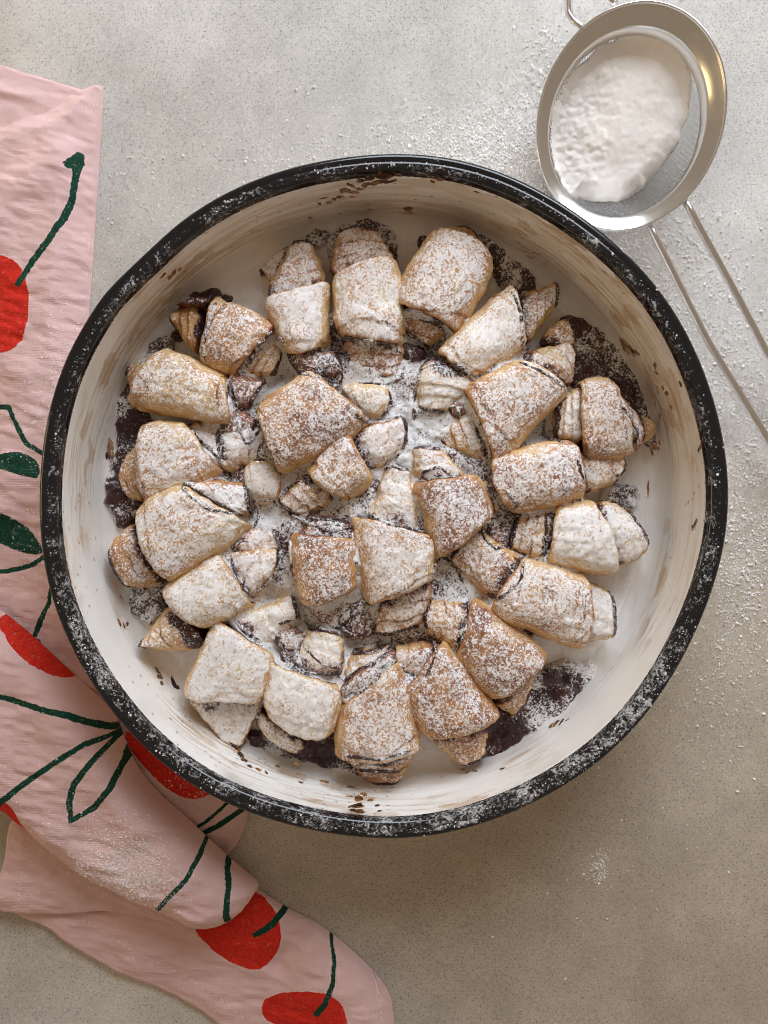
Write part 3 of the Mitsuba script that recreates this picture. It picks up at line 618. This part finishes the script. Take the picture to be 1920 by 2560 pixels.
v, f, d = sheet(np.column_stack([PX + 0.1480 * np.cos(a), PY + 0.1480 * np.sin(a)]), 0.0013, floor_z)
add('pan_sugar', (v, f), 'sugar_mat', True, label='icing sugar drifted over the floor of the pan', kind='stuff')

# ------------------------------------------------------------------ dark jam oozing along the seams and round the hollows of the rolls
SEAMS = [(C5, [[(560, 1570), (590, 1480), (680, 1430), (800, 1420)], [(560, 1570), (640, 1635), (760, 1640), (810, 1560), (860, 1440)], [(320, 1420), (325, 1540), (450, 1590), (570, 1630)], [(1000, 105), (1045, 200), (1020, 330), (960, 410)], [(690, 105), (760, 165), (880, 135), (1000, 105)],
  [(140, 700), (220, 595), (330, 540)], [(130, 730), (330, 840), (520, 915), (680, 870)], [(0, 690), (110, 690), (140, 740)], [(160, 1110), (100, 1250), (0, 1330)],
  [(1200, 1240), (1240, 1130), (1320, 1080), (1390, 1180), (1450, 1280)], [(235, 930), (245, 1150), (275, 1250)], [(880, 480), (960, 455), (1060, 490)], [(1130, 590), (1150, 500), (1260, 460), (1360, 530)], [(700, 1300), (740, 1400), (800, 1410)], [(740, 760), (790, 790), (870, 840), (1180, 920)]]),
 (C6, [[(310, 290), (300, 400), (360, 465), (450, 470), (470, 380), (525, 240)], [(190, 830), (180, 1000), (115, 1170)], [(575, 545), (540, 690), (380, 830)], [(735, 230), (740, 400), (705, 540)], [(440, 60), (530, 190), (420, 260), (320, 290)]]),
 (C4, [[(610, 590), (700, 695), (830, 765), (980, 785)], [(1085, 680), (1115, 800), (1070, 890)], [(925, 1080), (980, 1230), (1065, 1350)], [(1290, 960), (1320, 1010), (1270, 1100), (1220, 1220), (1090, 1350)], [(650, 190), (760, 330), (860, 420)], [(940, 0), (985, 200), (1020, 310), (1080, 270), (1115, 180)]]),
 (C7, [[(785, 190), (850, 275), (975, 340)], [(1105, 340), (1180, 480), (1300, 565), (1470, 570)], [(1090, 225), (1250, 200), (1310, 265)], [(1285, 260), (1230, 400), (1205, 495)], [(975, 740), (930, 880), (885, 1030)], [(1540, 420), (1530, 520)], [(1270, 390), (1390, 490), (1520, 530)]]),
 (C2, [[(1095, 1400), (1095, 1210), (1140, 1060), (1240, 1010)], [(600, 835), (800, 865), (1020, 935)], [(700, 1140), (900, 1150), (1005, 1120), (1025, 1020)], [(540, 905), (650, 930)], [(850, 1400), (935, 1300), (920, 1190)], [(1040, 860), (1080, 940), (1060, 1000)], [(310, 1090), (420, 1130), (560, 1160), (600, 1100), (540, 970)]]),
 (C3, [[(0, 735), (120, 765), (215, 825), (245, 880)], [(60, 1040), (110, 1030), (155, 1120)], [(490, 240), (545, 400), (570, 630)], [(565, 645), (680, 570), (735, 485)], [(765, 1110), (770, 1220), (850, 1295)], [(925, 1380), (970, 1560)], [(1240, 1050), (1320, 1140), (1380, 1200), (1360, 1345)], [(1230, 1500), (1330, 1565), (1400, 1595)], [(530, 745), (700, 830), (850, 920)]]),
 (C8, [[(320, 630), (430, 540), (560, 485), (630, 415)], [(960, 300), (970, 420), (890, 580)], [(420, 700), (520, 610), (650, 500)], [(340, 1110), (560, 1130), (790, 1080)], [(430, 1220), (600, 1225), (760, 1170)]]),
 (C1, [[(835, 600), (770, 800), (745, 1000)], [(1225, 790), (1110, 920), (970, 1095)], [(1225, 830), (1310, 870), (1290, 900)], [(950, 1140), (940, 1290), (1060, 1360), (1190, 1180)]])]
solid = [k for k in scene if k.startswith('pastry_roll') or k == 'jam_filling']
SV, SO, SN = [], [], []
for i, k in enumerate(solid):
    v, f, n = meshkit.WRITTEN[scene[k]['filename']][:3]
    up = n[:, 2] > 0.05
    SV.append(v[up]); SO.append(np.full(up.sum(), i))
SV, SO = np.vstack(SV), np.concatenate(SO)
stree = cKDTree(SV[:, :2])
def top_of(xy, rad=0.0007):
    z, own = np.full(len(xy), FLOOR), np.full(len(xy), -1)
    for i, near in enumerate(stree.query_ball_point(xy, rad)):
        if near:
            j = near[int(np.argmax(SV[near, 2]))]
            z[i], own[i] = SV[j, 2], SO[j]
    return z, own
si = 0
for org, curves in SEAMS:
    for c in curves:
        si += 1
        q = W(np.array(crop(org, c)), 0.033)
        t = np.concatenate([[0], np.cumsum(np.linalg.norm(np.diff(q, axis=0), axis=1))])
        m = max(10, int(t[-1] / 0.0006))
        tt = np.linspace(0, t[-1], m)
        xy = np.column_stack([np.interp(tt, t, q[:, 0]), np.interp(tt, t, q[:, 1])])
        for _ in range(10): xy[1:-1] = (xy[:-2] + 2 * xy[1:-1] + xy[2:]) / 4
        p3 = np.column_stack([xy, 0 * tt])
        xy = xy + 0.0016 * np.column_stack([nfbm(p3, 0.005, 3, 400 + si), nfbm(p3, 0.005, 3, 500 + si)])
        z, own = top_of(xy)
        for _ in range(6): z[1:-1] = (z[:-2] + 2 * z[1:-1] + z[2:]) / 4
        w = 0.00085 * (1 + 1.3 * nfbm(p3, 0.004, 3, 600 + si)) * np.sqrt(np.clip(np.minimum(tt, t[-1] - tt) / 0.003, 0.02, 1))
        v, f = tube(np.column_stack([xy, z - 0.0002]), np.clip(w, 0.0002, 0.0014), 8)
        v = v + 0.0009 * np.column_stack([nfbm(v, 0.003, 2, 701), nfbm(v, 0.003, 2, 702), nfbm(v, 0.003, 2, 703)])
        ok = own[own >= 0]
        owner = solid[int(np.bincount(ok).argmax())] if len(ok) else 'jam_filling'
        cov = np.clip(0.46 + 1.2 * nfbm(v, 0.006, 2, 800 + si), 0, 0.8)
        add(owner.split('__')[0] + '__jam_seam', (v, f), 'dough_mat', True, uv=np.column_stack([np.full(len(v), 1.9), cov]))

# ------------------------------------------------------------------ sieve
SX, SY = 0.1262, 0.2025
SA, SB = 0.0453, 0.0536                            # half axes of the slightly oval rim
SZ = 0.042
tiltx, tilty = 0.25, 0.20                        # leaning: the far right edge is propped up
def sv_(a, r, z):
    """A point of the sieve: r as a share of the rim's half axes, z from the rim downwards."""
    x, y = SA * r * np.cos(a), SB * r * np.sin(a)
    return np.stack([SX + x, SY + y, SZ + z + tiltx * x + tilty * y], -1)
def sieve_ring(profile, n=200):
    a = np.arange(n) * 2 * np.pi / n
    m = len(profile)
    v = np.stack([sv_(a, r, z) for r, z in profile], 1).reshape(-1, 3)
    i, j = np.meshgrid(np.arange(n), np.arange(m - 1), indexing='ij')
    q = lambda i, j: (i % n) * m + j
    f = np.stack([q(i, j), q(i + 1, j), q(i + 1, j + 1), q(i, j + 1)], -1).reshape(-1, 4)
    return v, np.vstack([f[:, [0, 1, 2]], f[:, [0, 2, 3]]])
band = [(0.995, 0.0), (0.985, -0.0006), (0.93, -0.0022), (0.865, -0.0042), (0.842, -0.0058), (0.830, -0.0090), (0.826, -0.0118), (0.832, -0.0122), (0.836, -0.0092), (0.848, -0.0064), (0.873, -0.0052), (0.935, -0.0032), (0.99, -0.0016)]
add('sieve__rim_band', sieve_ring(band), 'band_mat', 40, label='polished steel rim band of the sieve')
lip = [(1.0 + 0.013 * math.cos(t), 0.0 + 0.0008 * math.sin(t)) for t in np.linspace(0, 2 * np.pi, 9)]
add('sieve__rolled_lip', sieve_ring(lip), 'steel_mat', True)
# the woven wire bowl
def bowl_z(r): return -0.0112 - 0.0215 * np.clip(1 - (r / 0.838) ** 2, 0, 1) ** 0.75
vv, ff, at = [], [], 0
pitch = 0.00150
for direction in (0, 1):
    half = (SA, SB)[direction] * 0.836
    other = (SB, SA)[direction] * 0.836
    for i, o in enumerate(np.arange(-half + pitch / 2, half, pitch)):
        ext = other * math.sqrt(max(0, 1 - (o / half) ** 2))
        if ext < 0.002: continue
        m = max(6, int(2 * ext / (pitch * 1.0)))
        t = np.linspace(-ext, ext, m)
        x, y = (np.full(m, o), t) if direction == 0 else (t, np.full(m, o))
        ca, sa = math.cos(0.5), math.sin(0.5)
        # weave runs diagonally across the bowl
        xr, yr = ca * x / SA - sa * y / SB, sa * x / SA + ca * y / SB
        rr = np.hypot(xr, yr); aa = np.arctan2(yr, xr)
        p = sv_(aa, np.minimum(rr, 0.838), bowl_z(rr) + 0.00017 * np.where((np.arange(m) + i + direction) % 2, 1, -1))
        v, f = tube(p, 0.00023, 4, False)
        vv.append(v); ff.append(f + at); at += len(v)
add('sieve__wire_mesh', (np.vstack(vv), np.vstack(ff)), 'wire_mat', True, kind='stuff', label='fine woven wire mesh bowl of the sieve')
def wire(pts, zs, r=0.0019):
    q = np.array([np.append(D(p, z), z) for p, z in zip(pts, zs)])
    t = np.linspace(0, len(q) - 1, 40)
    p = np.stack([np.interp(t, np.arange(len(q)), q[:, k]) for k in range(3)], 1)
    for _ in range(2): p[1:-1] = (p[:-2] + 2 * p[1:-1] + p[2:]) / 4
    return tube(p, r, 12)
add('sieve__handle_wire', wire([(1392, 462), (1410, 500), (1432, 545), (1530, 740), (1660, 950), (1800, 1180)], [.0285, .0310, .0310, .025, .016, .010]), 'steel_mat', True)
add('sieve__handle_wire', wire([(1470, 415), (1489, 450), (1510, 490), (1585, 625), (1660, 768), (1800, 1040)], [.0355, .0380, .0375, .030, .020, .010]), 'steel_mat', True)
add('sieve__hook', wire([(1258, 60), (1240, 46), (1229, 30), (1226, -20), (1228, -60)], [.043, .042, .040, .034, .030], 0.0019), 'steel_mat', True)
add('sieve__hook', wire([(1330, 8), (1318, 0), (1312, -10), (1302, -50)], [.050, .048, .046, .040], 0.0019), 'steel_mat', True)
tag('sieve', 'round steel mesh sieve with wire handle beside the pan', 'sieve')
HEAP = [(1200, 200), (1225, 160), (1270, 115), (1330, 88), (1385, 84), (1430, 100), (1462, 130), (1480, 170), (1490, 220), (1478, 290), (1450, 335), (1415, 375), (1380, 400), (1340, 405), (1300, 398), (1260, 400), (1235, 375), (1215, 335), (1200, 290), (1196, 240)]
def heap_z(xy, d):
    x, y = (xy[:, 0] - SX) / SA, (xy[:, 1] - SY) / SB
    r = np.hypot(x, y)
    base = SZ + bowl_z(r) + tiltx * (xy[:, 0] - SX) + tilty * (xy[:, 1] - SY)
    q = np.column_stack([xy, 0 * d])
    e = np.clip(d / 0.009, 0, 1)
    flat = SZ - 0.0180 + 0.0035 * (1 - r) + 1.0 * (tiltx * (xy[:, 0] - SX) + tilty * (xy[:, 1] - SY))
    rough = sstep(0.15, -0.35, x) * 0.7 + 0.15
    h = np.maximum(base + 0.0022, flat) + 0.0030 * nfbm(q, 0.018, 2, 61) + rough * (0.0024 * nfbm(q, 0.008, 4, 62) + 0.0018 * nfbm(q, 0.0024, 2, 63)) + 0.0006 * nfbm(q, 0.0022, 3, 64)
    w = np.sqrt(1 - (1 - e) ** 2)
    return base - 0.0004 + (h - base) * w
hv = D(HEAP, 0.033)
ha = smooth_poly(hv, 0.0012, 2)
ha = ha + np.column_stack([nfbm(np.column_stack([ha, ha[:, :1] * 0]), 0.004, 3, 71), nfbm(np.column_stack([ha, ha[:, :1] * 0]), 0.004, 3, 72)]) * 0.0030
v, f, d = sheet(ha, 0.0007, heap_z, 1)
add('icing_sugar_heap', (v, f), 'warm_lit_heap_mat', True, label='heap of white icing sugar inside the steel sieve', cat='sugar')

# ------------------------------------------------------------------ tea towel
Dp = lambda pts, z: D(pts, z)
K4 = lambda pts: [(x * 0.5209, 1469 + y * 0.5209) for x, y in pts]        # from an enlarged view of the lower left
wpx = 0.00026
def strokes(lst, z): return [(D(p, z).tolist(), [w * wpx for w in (ws if isinstance(ws, (list, tuple)) else [ws] * len(p))]) for p, ws in lst]
CL_B = [(RED, Dp([(-90, 560), (-40, 546), (0, 548), (30, 560), (50, 590), (60, 640), (56, 700), (40, 740), (15, 760), (-30, 762), (-80, 740)], .016)),
        (GREEN, Dp([(-20, 985), (0, 983), (45, 974), (84, 995), (88, 1034), (76, 1034), (39, 1024), (0, 1011), (-20, 1005)], .012)),
        (GREEN, Dp([(-20, 1098), (0, 1104), (29, 1120), (58, 1142), (81, 1172), (90, 1200), (48, 1198), (0, 1178), (-20, 1165)], .012)),
        (RED, Dp(K4([(515, 195), (545, 290), (640, 390), (770, 497), (880, 475), (900, 440), (800, 380), (650, 290), (570, 215)]), .006))]
ST_B = strokes([([(168, 330), (165, 345), (150, 358)], [7, 11, 8]), ([(166, 340), (161, 378), (155, 423), (139, 469), (107, 520), (71, 569), (42, 616)], [10, 5.5, 5.5, 6.5, 7, 7, 6]),
    ([(-20, 880), (0, 880), (23, 881), (39, 917), (61, 959), (90, 978)], 5), ([(-10, 1236), (0, 1236), (32, 1230), (65, 1220), (90, 1202)], 5),
    ([(104, 1262), (97, 1307), (81, 1346), (69, 1375)], [3, 5, 6, 5]), ([(76, 1388), (82, 1418)], 6)], .012) + \
    strokes([(K4([(945, 505), (860, 580), (780, 632)]), [3, 4, 4]), (K4([(1010, 532), (920, 590), (800, 657)]), [6, 6, 5])], .005)
make_cloth('cloth_base_mat', CL_B, ST_B, [Dp([(-40, 335), (0, 312), (85, 265), (150, 225), (202, 205)], .015).tolist()])
CL_D = [(RED, Dp([(-20, 1322), (0, 1332), (32, 1354), (80, 1395), (110, 1424), (145, 1466), (158, 1480), (113, 1467), (65, 1441), (26, 1405), (0, 1370), (-20, 1350)], .029)),
        (RED, Dp(K4([(-40, 430), (0, 447), (60, 490), (105, 560), (120, 650), (60, 640), (0, 570), (-40, 560)]), .024))]
ST_D = strokes([(K4([(-40, 66), (0, 75), (130, 110), (280, 150), (380, 195), (475, 240)]), [6, 6, 6, 6, 5.5, 4]), (K4([(425, 145), (450, 180), (475, 240)]), 5),
    (K4([(475, 240), (350, 265), (230, 340), (100, 430), (-20, 525)]), [5, 5.5, 6, 6, 6.5]),
    (K4([(465, 245), (380, 340), (310, 430), (287, 500), (292, 585), (390, 530), (455, 450), (490, 350), (482, 240)]), [5, 6, 6.5, 6.5, 5, 6, 6.5, 6, 6]),
    (K4([(822, 665), (828, 700), (815, 750), (770, 830), (700, 900), (642, 972)]), [3, 4, 5, 5, 5, 5]), (K4([(872, 715), (915, 790), (938, 880), (930, 1030)]), [2, 4, 5.5, 6.5])], .033)
make_cloth('cloth_roll_mat', CL_D, ST_D, [])
CL_E = [(RED, Dp(K4([(1060, 905), (1110, 950), (1150, 1010), (1166, 1070), (1150, 1150), (1100, 1212), (1050, 1232), (980, 1215), (900, 1170), (830, 1100), (780, 1040), (900, 960), (1000, 900)]), .012)),
        (RED, Dp(K4([(1070, 1380), (1110, 1345), (1200, 1315), (1310, 1296), (1390, 1310), (1432, 1360), (1450, 1480), (1090, 1480)]), .014))]
ST_E = strokes([(K4([(1182, 975), (1120, 1040), (1052, 1080)]), [7, 7, 6.5]), (K4([(1360, 1065), (1385, 1180), (1380, 1260), (1345, 1350), (1310, 1398)]), [2.5, 4, 5, 6, 6.5])], .014)
make_cloth('cloth_low_mat', CL_E, ST_E, [Dp(K4([(310, 990), (560, 1140), (760, 1240), (900, 1330), (1020, 1420)]), .008).tolist(), Dp(K4([(1530, 1200), (1560, 1270), (1580, 1340), (1585, 1450)]), .010).tolist(),
                                        Dp(K4([(125, 640), (100, 800), (78, 965)]), .008).tolist()])
def cloth(key, mat, pts, zref, zf, step=0.0012, label=None, rounds=2):
    v, f, d = sheet(D(pts, zref), step, zf, rounds)
    n = normals(v, f)
    return add(key, (v, f), mat, True, uv=v[:, :2], label=label)
def q3(xy): return np.column_stack([xy, 0 * xy[:, 0]])
def rnd(d, R): return np.sqrt(np.clip(1 - (1 - np.clip(d / R, 0, 1)) ** 2, 0, 1))
def line_dist(xy, p, q):
    p, q = np.asarray(p), np.asarray(q)
    t = np.clip(((xy - p) @ (q - p)) / ((q - p) @ (q - p)), 0, 1)
    return np.linalg.norm(xy - p - t[:, None] * (q - p), axis=1)
def ridge(xy, a, b, w, z):
    return np.exp(-(line_dist(xy, D(a, z), D(b, z)) / w) ** 2)
crinkle = lambda xy, s=1.0: s * (0.0021 * nfbm(q3(xy @ np.array([[0.45, 0.25], [0.15, 1.25]])), 0.0046, 3, 90) + 0.0034 * nfbm(q3(xy), 0.020, 3, 91))
# back flap at the top
cloth('tea_towel__back_flap', 'cloth_low_mat', [(-110, 100), (0, 134), (80, 156), (150, 178), (190, 190), (200, 260), (120, 330), (-110, 400)], .006,
      lambda xy, d: 0.0006 + 0.0030 * rnd(d, 0.0022) + 0.003 * sstep(0, 0.02, d) + crinkle(xy) * (d > 0.0005) + 0.002 * ridge(xy, (-60, 190), (75, 212), .004, .006), label='back layer of the towel seen at its top corner')
cloth('tea_towel__lower_panel', 'cloth_base_mat', [(-120, 305), (0, 243), (100, 205), (170, 174), (205, 166), (212, 175), (209, 250), (197, 420), (186, 600), (176, 710), (190, 900), (215, 1100), (232, 1230), (320, 1400), (455, 1600), (547, 1742), (492, 1873), (400, 1870), (200, 1800), (-120, 1640)], .010,
      lambda xy, d: 0.0006 + 0.0036 * rnd(d, 0.0025) + (0.0035 + 0.0058 * sstep(-0.05, 0.03, xy[:, 1])) * sstep(0, 0.018, d) + (crinkle(xy, 1.2) + (0.006 * nfbm(q3(xy), 0.06, 2, 95)) * sstep(0, 0.02, d)) * (d > 0.0005)
      + 0.005 * ridge(xy, (120, 330), (-60, 520), .012, .01) * sstep(0, 0.012, d) - 0.003 * ridge(xy, (150, 290), (-60, 400), .008, .01) * sstep(0, 0.012, d) + 0.004 * ridge(xy, (60, 820), (10, 1100), .012, .01) * sstep(0, 0.012, d), rounds=2)
cloth('tea_towel__low_fold', 'cloth_low_mat', [(-40, 1985), (0, 1981), (40, 1998), (94, 2021), (146, 2063), (250, 2120), (333, 2152), (443, 2209), (520, 2290), (860, 2290), (849, 2200), (845, 2172), (826, 2138), (781, 2089), (719, 2037), (680, 2008), (664, 2001), (609, 1974), (552, 1935), (480, 1880), (300, 1850), (100, 1850), (-40, 1940)], .010,
      lambda xy, d: 0.0006 + 0.0026 * rnd(d, 0.002) + (0.002 + 0.011 * sstep(-0.07, 0.01, xy[:, 0])) * rnd(d, 0.015) + crinkle(xy) * (d > 0.0005)
      - 0.004 * ridge(xy, (668, 1998), (600, 2090), .006, .01) * sstep(0, 0.01, d) + 0.003 * ridge(xy, (560, 2000), (760, 2230), .018, .01) * sstep(0, 0.012, d))
cloth('tea_towel__middle_fold', 'cloth_low_mat', [(12, 1770), (60, 1760), (330, 1930), (440, 1990), (420, 2014), (365, 2000), (250, 1972), (190, 1975), (125, 1983), (0, 1977), (-60, 1965), (-30, 1930), (4, 1880)], .010,
      lambda xy, d: 0.0065 + 0.0030 * rnd(d, 0.0022) + 0.002 * sstep(0, 0.012, d) + crinkle(xy) * (d > 0.0005))
cloth('tea_towel__front_roll', 'cloth_roll_mat', [(-120, 1250), (0, 1334), (60, 1384), (150, 1470), (205, 1518), (240, 1556), (262, 1620), (290, 1678), (340, 1735), (385, 1772), (430, 1815), (500, 1880), (552, 1922), (553, 1934), (521, 1982), (484, 2007), (420, 2020), (333, 1976), (271, 1949), (208, 1918), (130, 1866), (60, 1806), (0, 1760), (-120, 1680)], .022,
      lambda xy, d: 0.0115 + (0.0215 + 0.006 * nfbm(q3(xy), 0.05, 2, 97)) * rnd(d, 0.017) + crinkle(xy, 1.2) * (d > 0.0005) + 0.0035 * ridge(xy, (150, 1560), (420, 1900), .013, .02) * sstep(0, 0.012, d)
      - 0.0025 * ridge(xy, (380, 1780), (300, 1830), .006, .02) * sstep(0, 0.01, d), label='raised front roll of the towel with leaf and stem print')
tag('tea_towel', 'crumpled pink tea towel printed with red cherries and green stems', 'tea towel')

# ------------------------------------------------------------------ loose sugar grains
def spread(n, blobs, reject=None):
    w = np.array([b[4] for b in blobs], float); w /= w.sum()
    k = rng.choice(len(blobs), n, p=w)
    B = np.array([b[:4] for b in blobs], float)[k]
    return B[:, :2] + rng.normal(0, 1, (n, 2)) * B[:, 2:4]
px = spread(56000, [(1150, 230, 30, 60, 1.6), (1090, 320, 70, 60, 2.2), (960, 310, 90, 45, 1.3), (1180, 110, 25, 50, .25), (1230, 420, 60, 60, 1.0), (1400, 580, 90, 90, 2.2), (1520, 760, 60, 120, 1.6), (1600, 1000, 45, 150, 1.8), (1610, 1200, 45, 110, 1.2), (1560, 1420, 60, 110, .6), (700, 320, 130, 60, .55), (420, 380, 120, 90, .22), (1480, 640, 120, 120, .8), (1350, 2000, 220, 150, .05), (1450, 1700, 150, 150, .09), (290, 480, 70, 110, .12), (1296, 1868, 9, 14, .11), (1290, 1880, 22, 26, .06)])
q = D(px, 0.0)
rr = np.hypot(q[:, 0] - PX, q[:, 1] - PY)
on_cloth = (px[:, 0] < 215 - 0.06 * (px[:, 1] - 170)) & (px[:, 1] > 120)
clump = meshkit.fbm(q3(q) / 0.004, 3, 5)
keep = (rr > 0.152) & ~on_cloth & (clump + rng.uniform(-.25, .25, len(q)) > 0.44)
q = q[keep]
rd = np.exp(rng.normal(math.log(0.00026), 0.55, len(q))).clip(0.0001, 0.0010)
add('table_sugar', grains(np.column_stack([q, rd * 0.5]), rd), 'grain_mat', False, label='icing sugar grains scattered on the table around the sieve', kind='stuff')

# grains on the towel, dropped onto its top surface
def drop(px, meshes, off=0.0):
    o = np.column_stack([D(px, 0.02), np.full(len(px), 0.2)])
    best = np.full(len(px), -1.0)
    for key in meshes:
        v, f = meshkit.WRITTEN[scene[key]['filename']][:2]
        tree = cKDTree(v[:, :2])
        dist, i = tree.query(o[:, :2])
        best = np.where(dist < 0.0012, np.maximum(best, v[i, 2]), best)
    ok = best > 0
    return np.column_stack([o[ok, :2], best[ok] + off])
px = spread(9000, [(285, 1840, 55, 45, 2.2), (250, 1880, 60, 30, .8), (330, 1890, 50, 40, .8), (150, 850, 25, 70, 1.0), (110, 900, 30, 60, .6), (130, 720, 40, 80, .3), (60, 1120, 40, 120, .5), (430, 1700, 40, 30, .4), (200, 1750, 90, 90, .4)])
c = drop(px, [k for k in scene if k.startswith('tea_towel__')])
rd = np.exp(rng.normal(math.log(0.00023), 0.40, len(c))).clip(0.0001, 0.0005)
add('towel_sugar', grains(c + np.array([0, 0, 0.0001]), rd), 'grain_mat', False, label='icing sugar grains dusted over the pink towel', kind='stuff')
# clumps on the rim
n = 4200
a = rng.uniform(0, 2 * np.pi, n); r = 0.1622 + np.abs(rng.normal(0, 0.0028, n)); r = np.minimum(r, 0.1685)
lowside = np.clip(0.25 - np.sin(a) * 0.75, 0.06, 1)
keep = rng.uniform(0, 1, n) < np.where(r > 0.1648, lowside * 0.8, 0.5) * (0.4 + 2.4 * np.clip(nfbm(np.column_stack([np.cos(a), np.sin(a), 0 * a]), 0.25, 3, 9) + 0.15, 0, 1))
a, r = a[keep], r[keep]
zt = np.interp(r, [0.1606, 0.1630, 0.1650, 0.1668, 0.168, 0.169], [0.0614, 0.0625, 0.0624, 0.0630, 0.0627, 0.0612])
rd = np.exp(rng.normal(math.log(0.00024), 0.45, len(a))).clip(0.0001, 0.0008)
r = r + wob(a)
add('rim_sugar', grains(np.column_stack([PX + r * np.cos(a), PY + r * np.sin(a), zt]), rd), 'grain_mat', False, label='icing sugar grains clinging to the black pan rim', kind='stuff')
